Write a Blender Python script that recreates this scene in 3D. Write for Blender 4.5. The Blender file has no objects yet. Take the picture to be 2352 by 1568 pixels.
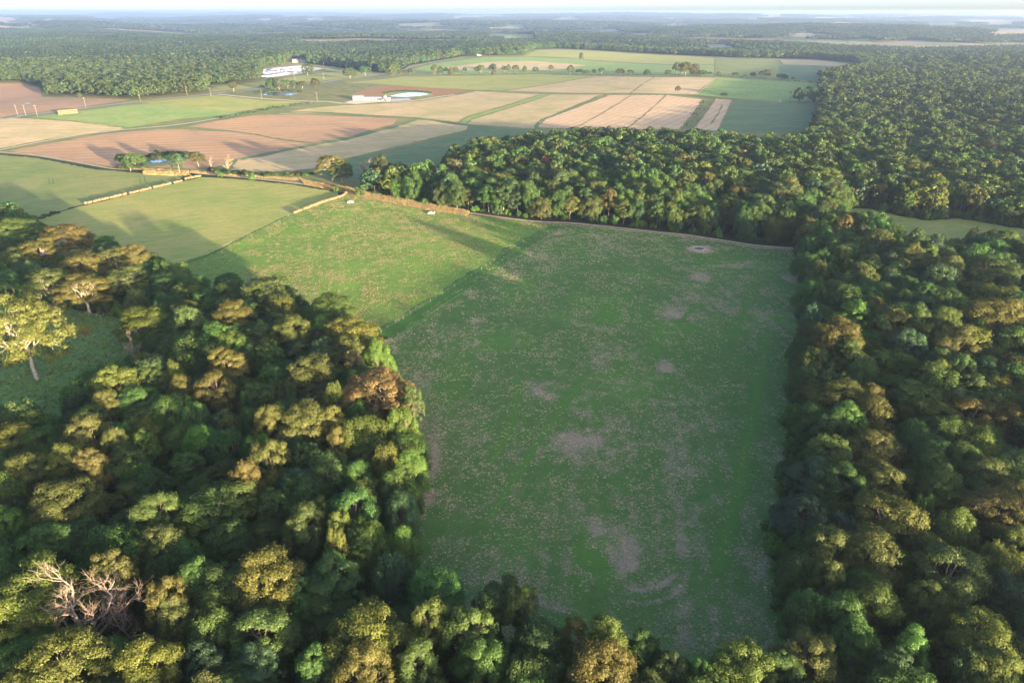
import bpy, bmesh, math, random
import numpy as np
from mathutils import Vector, Matrix

# ------------------------------------------------------------------ camera, sky, sun, exposure
SC = bpy.context.scene
COL = SC.collection
CAM_H = 100.0
FOC = 1619.3            # focal length in pixels of a 2352 pixel wide picture
PITCH = math.radians(25.1)
SUN_EL = math.radians(4.7)
SHADOW_AZ = math.radians(-40.0)      # direction the shadows fall, from +Y towards +X

cam = bpy.data.cameras.new('camera')
cam.sensor_width = 36.0
cam.lens = 36.0 * FOC / 2352.0
cam.clip_start = 0.5
cam.clip_end = 80000.0
camo = bpy.data.objects.new('camera', cam)
COL.objects.link(camo)
camo.location = (0, 0, CAM_H)
camo.rotation_euler = (math.radians(90) - PITCH, 0, 0)
SC.camera = camo

world = bpy.data.worlds.new('World')
SC.world = world
world.use_nodes = True
wn = world.node_tree
for n in list(wn.nodes):
    wn.nodes.remove(n)
w_out = wn.nodes.new('ShaderNodeOutputWorld')
w_bg = wn.nodes.new('ShaderNodeBackground')
w_sky = wn.nodes.new('ShaderNodeTexSky')
w_sky.sky_type = 'NISHITA'
w_sky.sun_disc = False
w_sky.sun_elevation = SUN_EL
w_sky.sun_rotation = math.radians(140.0)
w_sky.altitude = 200.0
w_sky.air_density = 0.30
w_sky.dust_density = 1.8
w_sky.ozone_density = 0.6
w_bg.inputs['Strength'].default_value = 0.11
wn.links.new(w_sky.outputs[0], w_bg.inputs[0])
wn.links.new(w_bg.outputs[0], w_out.inputs[0])

sun = bpy.data.lights.new('sun', 'SUN')
sun.energy = 4.3
sun.angle = math.radians(0.8)
sun.color = (1.0, 0.75, 0.47)
suno = bpy.data.objects.new('sun', sun)
COL.objects.link(suno)
suno.location = (0, 0, 300)
sdir = Vector((math.sin(SHADOW_AZ) * math.cos(SUN_EL), math.cos(SHADOW_AZ) * math.cos(SUN_EL), -math.sin(SUN_EL)))
suno.rotation_euler = sdir.to_track_quat('-Z', 'Y').to_euler()

SC.view_settings.view_transform = 'Standard'
SC.view_settings.look = 'None'
SC.view_settings.gamma = 1.0
SC.view_settings.use_curve_mapping = False
SC.view_settings.exposure = 3.3
SC.render.engine = 'CYCLES'
SC.cycles.use_denoising = True
SC.cycles.denoiser = 'OPENIMAGEDENOISE'
SC.cycles.denoising_input_passes = 'RGB_ALBEDO_NORMAL'
SC.cycles.denoising_prefilter = 'ACCURATE'
SC.cycles.max_bounces = 4
SC.cycles.diffuse_bounces = 3
SC.cycles.transmission_bounces = 2
SC.cycles.volume_bounces = 0
SC.cycles.use_adaptive_sampling = False

# ------------------------------------------------------------------ terrain and pixel helpers
rng = np.random.default_rng(11)
random.seed(11)


def hgt(x, y):
    x = np.asarray(x, float)
    y = np.asarray(y, float)
    r = np.sqrt(x * x + y * y)
    a = np.clip((r - 450) / 600, 0, 1)
    a = a * a * (3 - 2 * a)
    b = np.clip((r - 1500) / 3000, 0, 1)
    b = b * b * (3 - 2 * b)
    c = np.clip((r - 5000) / 9000, 0, 1)
    n = (np.sin(x / 150 + y / 260 + 0.7) + 0.8 * np.sin(y / 170 - x / 330 + 2.0) + 0.5 * np.sin(x / 95 - y / 210 + 4.0))
    f = (np.sin(x / 610 + y / 830 + 1.0) + np.sin(y / 520 - x / 1100 + 2.2) + 0.6 * np.sin(x / 380 + y / 900 + 5.0))
    g = np.sin(x / 2600 + y / 1900 + 0.4) + np.sin(y / 1500 - x / 3300)
    return a * 2.6 * n + b * 12.0 * f + c * 18 * g


SP, CP = math.sin(PITCH), math.cos(PITCH)


def ray(px, py):
    u = px - 1176.0
    v = py - 784.0
    return u, FOC * CP - v * SP, -(FOC * SP + v * CP)      # right, forward, up


def G(px, py, z=0.0):
    """point of the terrain (raised by z) seen at a pixel of the 2352 wide picture"""
    u, fw, up = ray(px, py)
    dn = max(-up, 2.0)
    t = (CAM_H - z) / dn
    for _ in range(25):
        hh = float(hgt(u * t, fw * t))
        t2 = max((CAM_H - z - hh) / dn, 1e-3)
        t = t * 0.4 + t2 * 0.6
    return (u * t, fw * t)


def PTS(l, z=0.0):
    return [G(*p, z) if len(p) == 2 else G(p[0], p[1], p[2]) for p in l]


def depth_of(x, y, z=0.0):
    return y * CP + (CAM_H - z) * SP


def height_at(base, topy):
    """height of a thing standing at pixel base whose top is at pixel row topy"""
    x, y = G(*base)
    u, fw, up = ray(base[0], topy)
    return CAM_H + up * (y / fw) - float(hgt(x, y))


def inside(px, py, poly):
    p = np.asarray(poly)
    c = np.zeros(px.shape, bool)
    j = len(p) - 1
    for i in range(len(p)):
        xi, yi = p[i]
        xj, yj = p[j]
        if yi != yj:
            c ^= ((yi > py) != (yj > py)) & (px < (xj - xi) * (py - yi) / (yj - yi) + xi)
        j = i
    return c


def edge_dist(px, py, line, closed=True):
    p = np.asarray(line, float)
    d = np.full(px.shape, 1e9)
    n = len(p)
    for i in range(n if closed else n - 1):
        a = p[i]
        b = p[(i + 1) % n]
        ab = b - a
        L = (ab ** 2).sum() + 1e-9
        t = np.clip(((px - a[0]) * ab[0] + (py - a[1]) * ab[1]) / L, 0, 1)
        d = np.minimum(d, np.hypot(px - a[0] - t * ab[0], py - a[1] - t * ab[1]))
    return d


def vnoise(x, y, s, seed=0):
    x = np.asarray(x) / s
    y = np.asarray(y) / s
    xi = np.floor(x).astype(np.int64)
    yi = np.floor(y).astype(np.int64)
    fx = x - xi
    fy = y - yi
    fx = fx * fx * (3 - 2 * fx)
    fy = fy * fy * (3 - 2 * fy)

    def hsh(a, b):
        h = (a * 374761393 + b * 668265263 + seed * 982451653) & 0xffffffff
        h = ((h ^ (h >> 13)) * 1274126177) & 0xffffffff
        return ((h ^ (h >> 16)) & 0xffff) / 65535.0
    return (hsh(xi, yi) * (1 - fx) * (1 - fy) + hsh(xi + 1, yi) * fx * (1 - fy)
            + hsh(xi, yi + 1) * (1 - fx) * fy + hsh(xi + 1, yi + 1) * fx * fy)


def fbm(x, y, s, seed=0, o=4):
    r = 0
    a = 1.0
    t = 0
    for k in range(o):
        r = r + a * vnoise(x, y, s / 2 ** k, seed + k)
        t += a
        a *= 0.55
    return r / t


def tag(o, label=None, cat=None, group=None, kind=None):
    if label:
        o['label'] = label
    if cat:
        o['category'] = cat
    if group:
        o['group'] = group
    if kind:
        o['kind'] = kind
    return o


# ------------------------------------------------------------------ materials
class NT:
    def __init__(s, name):
        s.m = bpy.data.materials.new(name)
        s.m.use_nodes = True
        s.t = s.m.node_tree
        for n in list(s.t.nodes):
            s.t.nodes.remove(n)
        s.out = s.t.nodes.new('ShaderNodeOutputMaterial')

    def n(s, typ, **kw):
        nd = s.t.nodes.new('ShaderNode' + typ)
        for k, v in kw.items():
            if k in nd.inputs.keys() and not hasattr(nd, k):
                nd.inputs[k].default_value = v
            else:
                setattr(nd, k, v)
        return nd

    def l(s, a, b):
        s.t.links.new(a, b)

    def noise(s, vec, scale, detail=3.0, rough=0.55, dist=0.0):
        nd = s.n('TexNoise')
        nd.inputs['Scale'].default_value = scale
        nd.inputs['Detail'].default_value = detail
        nd.inputs['Roughness'].default_value = rough
        nd.inputs['Distortion'].default_value = dist
        s.l(vec, nd.inputs['Vector'])
        return nd.outputs['Fac']

    def ramp(s, fac, lo, hi):
        nd = s.n('MapRange')
        nd.interpolation_type = 'SMOOTHSTEP'
        nd.inputs['From Min'].default_value = lo
        nd.inputs['From Max'].default_value = hi
        s.l(fac, nd.inputs['Value'])
        return nd.outputs['Result']

    def mix(s, fac, a, b, mode='MIX'):
        nd = s.n('Mix')
        nd.data_type = 'RGBA'
        nd.blend_type = mode
        for sock, v in ((nd.inputs['Factor'], fac), (nd.inputs[6], a), (nd.inputs[7], b)):
            if isinstance(v, (int, float)):
                sock.default_value = v
            elif isinstance(v, tuple):
                sock.default_value = (*v[:3], 1)
            else:
                s.l(v, sock)
        return nd.outputs[2]

    def math(s, op, a, b=0.0, c=0.0):
        nd = s.n('Math')
        nd.operation = op
        for i, v in enumerate((a, b, c)):
            if isinstance(v, (int, float)):
                nd.inputs[i].default_value = v
            else:
                s.l(v, nd.inputs[i])
        return nd.outputs[0]

    def coord(s, rot=0.0, sx=1.0, sy=1.0, sz=1.0):
        g = s.n('NewGeometry')
        mp = s.n('Mapping')
        mp.vector_type = 'POINT'
        mp.inputs['Rotation'].default_value = (0, 0, rot)
        s.l(g.outputs['Position'], mp.inputs['Vector'])
        if (sx, sy, sz) == (1, 1, 1):
            return mp.outputs[0]
        m2 = s.n('Mapping')
        m2.inputs['Scale'].default_value = (sx, sy, sz)
        s.l(mp.outputs[0], m2.inputs['Vector'])
        return m2.outputs[0]

    def finish(s, col, rough=0.9, bump=None, bstr=0.5, bdist=0.1, spec=0.2, metal=0.0):
        b = s.n('BsdfPrincipled')
        if isinstance(col, tuple):
            b.inputs['Base Color'].default_value = (*col[:3], 1)
        else:
            s.l(col, b.inputs['Base Color'])
        b.inputs['Roughness'].default_value = rough
        b.inputs['Specular IOR Level'].default_value = spec
        b.inputs['Metallic'].default_value = metal
        if bump is not None:
            bn = s.n('Bump')
            bn.inputs['Strength'].default_value = bstr
            bn.inputs['Distance'].default_value = bdist
            s.l(bump, bn.inputs['Height'])
            s.l(bn.outputs[0], b.inputs['Normal'])
        s.l(b.outputs[0], s.out.inputs['Surface'])
        return s.m


def field_mat(name, c1, c2, c3, big=40.0, rowdir=0.0, row=0.0, rowlen=8.0, fine=0.35, patch=0.5, bump=0.3):
    """meadow or crop: two main colours in drifts, a third in streaks along rowdir, flecks of a fourth"""
    t = NT(name)
    co = t.coord()
    n1 = t.noise(co, 1.0 / big, 7, 0.68, 0.8)
    col = t.mix(t.ramp(n1, 0.36, 0.64), c1, c2)
    st = t.coord(rot=-rowdir, sx=1.0 / (rowlen * 9), sy=1.0 / rowlen)
    n2 = t.noise(st, 1.6, 6, 0.7, 0.3)
    col = t.mix(t.math('MULTIPLY', t.ramp(n2, 0.46, 0.66), patch), col, c3)
    s2 = t.coord(rot=-rowdir, sx=1.0 / (rowlen * 5), sy=1.0 / rowlen)
    n4 = t.noise(s2, 5.5, 4, 0.7)
    lo = tuple(v * 0.6 for v in c1)
    hi = tuple(min(0.8, v * 1.35) for v in c1)
    col = t.mix(t.math('MULTIPLY', t.ramp(n4, 0.5, 0.35), 0.4), col, lo)
    col = t.mix(t.math('MULTIPLY', t.ramp(n4, 0.56, 0.7), 0.4), col, hi)
    n3 = t.noise(co, fine, 5, 0.8)
    col = t.mix(t.math('MULTIPLY', t.ramp(n3, 0.52, 0.68), 0.5), col, lo)
    h = n3
    if row > 0:
        w = t.n('TexWave')
        w.wave_type = 'BANDS'
        w.bands_direction = 'Y'
        w.inputs['Scale'].default_value = 0.314 / row
        w.inputs['Distortion'].default_value = 2.5
        w.inputs['Detail'].default_value = 3.0
        w.inputs['Detail Scale'].default_value = 0.15
        t.l(t.coord(rot=-rowdir), w.inputs['Vector'])
        col = t.mix(t.math('MULTIPLY', w.outputs['Fac'], 0.3), col, tuple(v * 0.62 for v in c2))
        h = t.math('ADD', n3, t.math('MULTIPLY', w.outputs['Fac'], 0.3))
    return t.finish(col, 0.95, bump=h, bstr=bump, bdist=0.35, spec=0.05)


# ------------------------------------------------------------------ sheets that follow the terrain
def mesh_obj(name, verts, faces, mat=None, parent=None, smooth=False):
    me = bpy.data.meshes.new(name)
    me.from_pydata([tuple(v) for v in verts], [], [tuple(f) for f in faces])
    if mat is not None:
        for m in (mat if isinstance(mat, (list, tuple)) else [mat]):
            me.materials.append(m)
    o = bpy.data.objects.new(name, me)
    COL.objects.link(o)
    if parent is not None:
        o.parent = parent
    if smooth:
        me.polygons.foreach_set('use_smooth', [True] * len(me.polygons))
    return o


GX = sorted(set([i * 12 for i in range(-110, 111)] + [s * (1320 + (i * 60)) for i in range(1, 60) for s in (-1, 1)]
            + [s * (4860 + i * 600) for i in range(1, 60) for s in (-1, 1)]))
GY = sorted(set([i * 12 for i in range(-16, 150)] + [-192 - i * 200 for i in range(1, 10)] + [1788 + i * 60 for i in range(1, 60)]
            + [5328 + i * 600 for i in range(1, 60)]))
sheet_no = [0]


def sheet(name, poly, mat, z, ragged=0.0, kind='structure', step=12.0):
    """flat patch laid over the terrain, cut where the ground mesh is cut"""
    sheet_no[0] += 1
    zz = z + 0.004 * (sheet_no[0] % 12)
    if ragged > 0:
        out = []
        n = len(poly)
        for i in range(n):
            a = np.array(poly[i])
            b = np.array(poly[(i + 1) % n])
            L = np.linalg.norm(b - a)
            k = max(1, min(60, int(L / max(ragged * 3, 2))))
            for j in range(k):
                p = a + (b - a) * j / k
                if j:
                    p = p + rng.normal(0, ragged, 2) * 0.5
                out.append(tuple(p))
        poly = out
    bm = bmesh.new()
    vs = [bm.verts.new((p[0], p[1], 0)) for p in poly]
    bm.faces.new(vs)
    bmesh.ops.triangulate(bm, faces=bm.faces[:])
    xs = [p[0] for p in poly]
    ys = [p[1] for p in poly]
    if math.hypot(min(abs(min(xs)), abs(max(xs))), max(ys)) > 440:
        for g in GX:
            if min(xs) < g < max(xs):
                bmesh.ops.bisect_plane(bm, geom=bm.verts[:] + bm.edges[:] + bm.faces[:], plane_co=(g, 0, 0), plane_no=(1, 0, 0))
        for g in GY:
            if min(ys) < g < max(ys):
                bmesh.ops.bisect_plane(bm, geom=bm.verts[:] + bm.edges[:] + bm.faces[:], plane_co=(0, g, 0), plane_no=(0, 1, 0))
    for v in bm.verts:
        v.co.z = float(hgt(v.co.x, v.co.y)) + zz
    bmesh.ops.recalc_face_normals(bm, faces=bm.faces[:])
    if bm.faces and sum(f.normal.z for f in bm.faces) < 0:
        bmesh.ops.reverse_faces(bm, faces=bm.faces[:])
    me = bpy.data.meshes.new(name)
    bm.to_mesh(me)
    bm.free()
    me.materials.append(mat)
    o = bpy.data.objects.new(name, me)
    COL.objects.link(o)
    if kind:
        o['kind'] = kind
    return o


def resample(pts, step):
    p = np.asarray(pts, float)
    # Catmull-Rom through the points
    out = []
    n = len(p)
    for i in range(n - 1):
        p0, p1, p2, p3 = p[max(i - 1, 0)], p[i], p[i + 1], p[min(i + 2, n - 1)]
        k = max(2, int(np.linalg.norm(p2 - p1) / step))
        for j in range(k):
            t = j / k
            out.append(0.5 * ((2 * p1) + (-p0 + p2) * t + (2 * p0 - 5 * p1 + 4 * p2 - p3) * t * t + (-p0 + 3 * p1 - 3 * p2 + p3) * t ** 3))
    out.append(p[-1])
    return np.array(out)


def ribbon(name, pts, width, mat, z, step=6.0, wob=0.15, offset=0.0, kind='structure', crown=0.0):
    c = resample(pts, step)
    d = np.gradient(c, axis=0)
    d /= np.linalg.norm(d, axis=1)[:, None] + 1e-9
    nrm = np.stack([-d[:, 1], d[:, 0]], 1)
    cols = [-0.5, -0.17, 0.17, 0.5]
    V = []
    F = []
    for i in range(len(c)):
        for k, q in enumerate(cols):
            w = width * (1 + (rng.normal() * wob if abs(q) == 0.5 else 0))
            x, y = c[i] + nrm[i] * (q * w + offset)
            V.append((x, y, float(hgt(x, y)) + z + (crown if abs(q) < 0.3 else 0)))
    for i in range(len(c) - 1):
        for k in range(3):
            a = i * 4 + k
            F.append((a, a + 1, a + 5, a + 4))
    o = mesh_obj(name, V, F, mat)
    me = o.data
    if sum(pl.normal.z for pl in me.polygons) < 0:
        me.flip_normals()
    if kind:
        o['kind'] = kind
    return o


# ---- materials of the land
M = {}
M['floor_plain'] = field_mat('woodland_litter', (0.030, 0.045, 0.016), (0.045, 0.042, 0.022), (0.022, 0.04, 0.014), 14, 0.3, 0, 6, 0.5, 0.5)
M['meadow'] = field_mat('rough_meadow', (0.13, 0.17, 0.055), (0.21, 0.20, 0.075), (0.30, 0.23, 0.11), 60, 0.2, 0, 10, 0.2, 0.6)
M['mown'] = field_mat('mown_field', (0.215, 0.27, 0.062), (0.32, 0.305, 0.088), (0.43, 0.35, 0.16), 45, math.radians(28), 0, 2.6, 0.5, 0.7, 0.5)
M['green_hay'] = field_mat('green_hay_field', (0.15, 0.21, 0.06), (0.24, 0.25, 0.08), (0.33, 0.29, 0.12), 40, math.radians(12), 0, 3.4, 0.4, 0.65, 0.5)
M['bright_green'] = field_mat('bright_green_field', (0.17, 0.28, 0.075), (0.25, 0.31, 0.09), (0.35, 0.32, 0.13), 50, 1.3, 0, 7, 0.15, 0.5)
M['deep_green'] = field_mat('deep_green_field', (0.10, 0.16, 0.07), (0.145, 0.19, 0.075), (0.21, 0.21, 0.10), 40, 0.1, 0, 6, 0.25, 0.6)
M['straw'] = field_mat('straw_field', (0.50, 0.36, 0.20), (0.35, 0.31, 0.135), (0.23, 0.25, 0.09), 60, math.radians(26), 0, 7, 0.3, 0.7)
M['pale_straw'] = field_mat('pale_straw_field', (0.54, 0.39, 0.22), (0.40, 0.34, 0.16), (0.27, 0.27, 0.11), 70, math.radians(-4), 0, 8, 0.2, 0.75)
M['stubble'] = field_mat('wheat_stubble', (0.58, 0.41, 0.24), (0.49, 0.35, 0.20), (0.38, 0.29, 0.15), 60, math.radians(62), 9.0, 5, 0.3, 0.5)
M['soil'] = field_mat('ploughed_soil', (0.44, 0.275, 0.145), (0.33, 0.215, 0.12), (0.49, 0.345, 0.19), 80, math.radians(14), 13.0, 8, 0.3, 0.6)
M['red_weeds'] = field_mat('red_brown_weeds', (0.34, 0.155, 0.075), (0.24, 0.17, 0.07), (0.14, 0.14, 0.055), 18, 0.1, 0, 5, 0.4, 0.7)
M['weeds'] = field_mat('rank_weeds', (0.13, 0.155, 0.05), (0.24, 0.20, 0.085), (0.09, 0.13, 0.04), 18, 0.2, 0, 5, 0.4, 0.7)
M['far_tan'] = field_mat('distant_tan_field', (0.36, 0.28, 0.19), (0.32, 0.25, 0.16), (0.25, 0.23, 0.12), 200, 0.2, 0, 40, 0.02, 0.5)
M['far_green'] = field_mat('distant_green_field', (0.18, 0.23, 0.08), (0.24, 0.25, 0.1), (0.3, 0.27, 0.13), 200, 0.2, 0, 40, 0.02, 0.5)
M['lane_grass'] = field_mat('lush_lane_grass', (0.050, 0.132, 0.024), (0.066, 0.15, 0.03), (0.10, 0.16, 0.045), 9, math.radians(135), 0, 1.0, 0.6, 0.5)
M['clearing'] = field_mat('tall_clearing_grass', (0.11, 0.21, 0.065), (0.16, 0.25, 0.085), (0.24, 0.27, 0.12), 16, math.radians(20), 0, 3, 0.6, 0.6)

t = NT('woodland_floor_and_far_meadows')
co = t.coord()
g = t.n('NewGeometry')
sp = t.n('SeparateXYZ')
t.l(g.outputs['Position'], sp.inputs[0])
litter = t.mix(t.ramp(t.noise(co, 0.1, 5, 0.65), 0.4, 0.6), (0.030, 0.050, 0.018), (0.045, 0.045, 0.024))
meadow = t.mix(t.ramp(t.noise(co, 0.004, 5, 0.6), 0.42, 0.58), (0.15, 0.18, 0.07), (0.27, 0.21, 0.12))
M['floor'] = t.finish(t.mix(t.ramp(sp.outputs[1], 1900, 2400), litter, meadow), 0.95, spec=0.05)
t = NT('dirt_track')
co = t.coord()
n = t.noise(co, 0.5, 4, 0.7)
M['dirt'] = t.finish(t.mix(t.ramp(n, 0.4, 0.65), (0.40, 0.30, 0.21), (0.27, 0.22, 0.13)), 0.95, bump=n, bstr=0.4, bdist=0.1)
t = NT('gravel_road')
co = t.coord()
n = t.noise(co, 0.4, 4, 0.7)
M['gravel'] = t.finish(t.mix(t.ramp(n, 0.4, 0.65), (0.50, 0.43, 0.35), (0.42, 0.36, 0.28)), 0.95)
t = NT('worn_asphalt')
co = t.coord()
n = t.noise(co, 0.3, 4, 0.7)
M['asphalt'] = t.finish(t.mix(t.ramp(n, 0.4, 0.65), (0.30, 0.29, 0.28), (0.24, 0.235, 0.23)), 0.85)
t = NT('concrete')
n = t.noise(t.coord(), 0.6, 4, 0.7)
M['concrete'] = t.finish(t.mix(t.ramp(n, 0.35, 0.7), (0.42, 0.39, 0.37), (0.34, 0.31, 0.28)), 0.9)
t = NT('pond_water')
b = t.n('BsdfPrincipled')
b.inputs['Base Color'].default_value = (0.05, 0.055, 0.04, 1)
b.inputs['Roughness'].default_value = 0.12
b.inputs['IOR'].default_value = 1.33
bn = t.n('Bump')
bn.inputs['Strength'].default_value = 0.04
t.l(t.noise(t.coord(), 1.2, 2), bn.inputs['Height'])
t.l(bn.outputs[0], b.inputs['Normal'])
t.l(b.outputs[0], t.out.inputs['Surface'])
M['water'] = t.m


t = NT('sky_white_lagoon_water')
M['lagoon'] = t.finish((0.34, 0.37, 0.36), 0.12, spec=0.5)  # pale base colour stands for the white sky mirrored in the water


def plain(name, c, rough=0.7, metal=0.0, var=0.12, scale=1.5, spec=0.3):
    t = NT(name)
    tc = t.n('TexCoord')
    n = t.noise(tc.outputs['Object'], scale, 4, 0.65)
    col = t.mix(t.ramp(n, 0.3, 0.7), tuple(v * (1 + var) for v in c), tuple(v * (1 - var * 1.5) for v in c))
    return t.finish(col, rough, metal=metal, spec=spec)


M['white_wall'] = plain('white_painted_wall', (0.38, 0.37, 0.35), 0.7, 0, 0.05)
M['metal_roof'] = plain('pale_metal_roof', (0.19, 0.19, 0.215), 0.45, 0.2, 0.08, 0.3)
M['dark_roof'] = plain('dark_shingle_roof', (0.11, 0.11, 0.13), 0.8)
M['dark_opening'] = plain('dark_opening', (0.025, 0.025, 0.03), 0.9)
M['cream_wall'] = plain('cream_wall', (0.45, 0.40, 0.29), 0.8)
M['pole_wood'] = plain('weathered_pole_wood', (0.18, 0.15, 0.12), 0.9)
M['wire'] = plain('fence_wire', (0.3, 0.3, 0.3), 0.5, 0.6)
M['bark'] = plain('grey_brown_bark', (0.20, 0.16, 0.125), 0.95, 0, 0.3, 2.5, 0.1)
M['pale_bark'] = plain('pale_bark', (0.36, 0.31, 0.25), 0.95, 0, 0.25, 2.5, 0.1)
M['dead_wood'] = plain('bleached_dead_wood', (0.21, 0.165, 0.13), 0.95, 0, 0.2, 2.0, 0.1)
t = NT('round_bale_straw')
tc = t.n('TexCoord')
n = t.noise(tc.outputs['Object'], 6, 4, 0.8)
M['bale'] = t.finish(t.mix(t.ramp(n, 0.3, 0.7), (0.17, 0.122, 0.068), (0.11, 0.08, 0.045)), 0.95, bump=n, bstr=0.6, bdist=0.05)


def leaf_mat(name, trans=0.33):
    t = NT(name)
    at = t.n('Attribute')
    at.attribute_type = 'INSTANCER'
    at.attribute_name = 'tint'
    lv = t.n('Attribute')
    lv.attribute_type = 'GEOMETRY'
    lv.attribute_name = 'lv'
    oi = t.n('ObjectInfo')
    f = t.math('ADD', t.math('MULTIPLY', lv.outputs['Fac'], 0.55), 0.72)
    f = t.math('MULTIPLY', f, t.math('ADD', t.math('MULTIPLY', oi.outputs['Random'], 0.3), 0.85))
    cmb = t.n('CombineColor')
    for i in range(3):
        t.l(f, cmb.inputs[i])
    col = t.mix(1.0, at.outputs['Color'], cmb.outputs[0], 'MULTIPLY')
    # a few yellower leaves
    yel = t.mix(1.0, col, (1.28, 1.16, 0.8), 'MULTIPLY')
    col = t.mix(t.math('MULTIPLY', t.ramp(lv.outputs['Fac'], 0.6, 1.0), 0.7), col, yel)
    d = t.n('BsdfDiffuse')
    tr = t.n('BsdfTranslucent')
    t.l(col, d.inputs['Color'])
    t.l(t.mix(1.0, col, (1.25, 1.3, 0.6), 'MULTIPLY'), tr.inputs['Color'])
    gl = t.n('BsdfGlossy')
    gl.inputs['Roughness'].default_value = 0.45
    gl.inputs['Color'].default_value = (0.9, 0.9, 0.9, 1)
    mx = t.n('MixShader')
    mx.inputs[0].default_value = trans
    t.l(d.outputs[0], mx.inputs[1])
    t.l(tr.outputs[0], mx.inputs[2])
    m2 = t.n('MixShader')
    m2.inputs[0].default_value = 0.008
    t.l(mx.outputs[0], m2.inputs[1])
    t.l(gl.outputs[0], m2.inputs[2])
    t.l(m2.outputs[0], t.out.inputs['Surface'])
    return t.m


M['leaf'] = leaf_mat('tree_leaves')
M['blade'] = leaf_mat('grass_blades', 0.2)

# ------------------------------------------------------------------ layout traced from the photograph, laid on the ground
HULL = PTS([(-500, 352), (0, 352), (83, 359), (207, 380), (333, 391), (470, 401), (667, 420), (784, 437), (935, 433), (960, 425)]) \
    + PTS([(978, 372), (1022, 345), (1049, 328), (1105, 320), (1172, 307), (1239, 296), (1320, 292), (1480, 291), (1600, 296), (1660, 304), (1750, 306), (1835, 303)], 15) \
    + PTS([(1868, 296), (1878, 240), (1882, 192), (1890, 180), (1975, 166), (1960, 144), (1868, 136), (1701, 133), (1568, 127),
           (1384, 117), (1277, 112), (1231, 113), (1197, 128), (1111, 129), (1060, 130), (997, 141), (940, 150), (915, 166), (880, 168), (850, 165), (784, 156), (740, 150),
           (705, 147), (700, 138), (670, 138), (660, 146), (650, 150), (606, 156), (600, 186), (480, 198), (480, 213), (420, 218), (307, 230), (240, 223), (200, 222), (165, 219), (105, 222),
           (93, 202), (50, 190), (0, 190), (-500, 195)])
F1 = PTS([(1262, 514), (1372, 521), (1490, 534), (1568, 542), (1651, 554), (1735, 567), (1815, 574), (1835, 600), (1838, 660), (1836, 750),
          (1812, 850), (1806, 1000), (1785, 1150), (1765, 1290), (1792, 1400), (1800, 1480)]) \
    + PTS([(1740, 1495), (1640, 1505), (1560, 1545), (1450, 1490), (1340, 1462), (1240, 1450), (1200, 1400), (1050, 1352), (955, 1338)], 10) \
    + PTS([(930, 1300), (962, 1220), (968, 1120), (960, 1010), (940, 930)], 2) + PTS([(905, 850), (862, 772)], 4)
F2 = PTS([(677, 492), (796, 447), (870, 457), (930, 470), (1022, 486), (1105, 497), (1189, 508), (1262, 514), (866, 770)]) \
    + PTS([(835, 740), (800, 705), (735, 700), (680, 680), (640, 650), (560, 655), (440, 640)], 9) + PTS([(385, 615)])
F3 = PTS([(173, 477), (300, 447), (463, 407), (535, 411), (667, 424), (770, 441), (784, 452), (677, 491), (500, 575), (385, 615)]) \
    + PTS([(320, 590), (200, 565), (130, 540), (60, 518)], 13) + PTS([(85, 505)])
F4 = PTS([(-400, 350), (0, 356), (83, 363), (150, 376), (207, 388), (333, 399), (425, 404), (400, 420), (173, 474), (85, 502), (20, 512), (-400, 530)])
CLEAR = PTS([(-260, 1000), (-260, 690), (0, 690)]) + PTS([(60, 700), (150, 706), (215, 720), (290, 735), (330, 770), (325, 850), (300, 885), (235, 905), (195, 950), (150, 990), (60, 1010)])
RCLEAR = PTS([(1945, 480), (2000, 480), (2070, 497), (2135, 507), (2200, 502), (2352, 527), (2700, 560), (2700, 600)]) \
    + PTS([(2352, 552), (2270, 535), (2150, 545), (2080, 540), (2050, 512), (1975, 500)], 9)
TRACK = PTS([(-300, 338), (0, 350), (83, 357), (150, 368), (207, 379), (267, 389), (333, 390), (417, 395), (467, 400), (567, 409), (667, 420), (784, 437),
             (839, 447), (900, 460), (980, 476), (1072, 489), (1172, 503), (1239, 510), (1305, 513), (1372, 519), (1490, 532), (1568, 540), (1651, 552), (1735, 565), (1785, 569), (1822, 571)])
ROAD = PTS([(-300, 295), (0, 275), (53, 265), (133, 257), (187, 249), (327, 233), (483, 217), (513, 212), (567, 207), (617, 202), (733, 190), (784, 183), (850, 175), (891, 168),
            (927, 160), (950, 153), (984, 145), (1024, 138), (1067, 134)])
FARMLANE = PTS([(500, 217), (550, 222), (617, 228), (700, 233), (753, 234), (784, 238), (820, 238), (850, 234), (894, 235), (950, 232), (1000, 224), (1044, 218)])
OLDLANE = PTS([(0, 345), (60, 333), (133, 319), (200, 308), (300, 297), (400, 288), (500, 272), (633, 246), (717, 236)])

# ---- ground and distance
nx, ny = len(GX), len(GY)
gx, gy = np.meshgrid(np.array(GX, float), np.array(GY, float))
gz = hgt(gx, gy)
V = np.stack([gx.ravel(), gy.ravel(), gz.ravel()], 1)
ii, jj = np.meshgrid(np.arange(nx - 1), np.arange(ny - 1))
a = (jj * nx + ii).ravel()
F = np.stack([a, a + 1, a + nx + 1, a + nx], 1)


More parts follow.
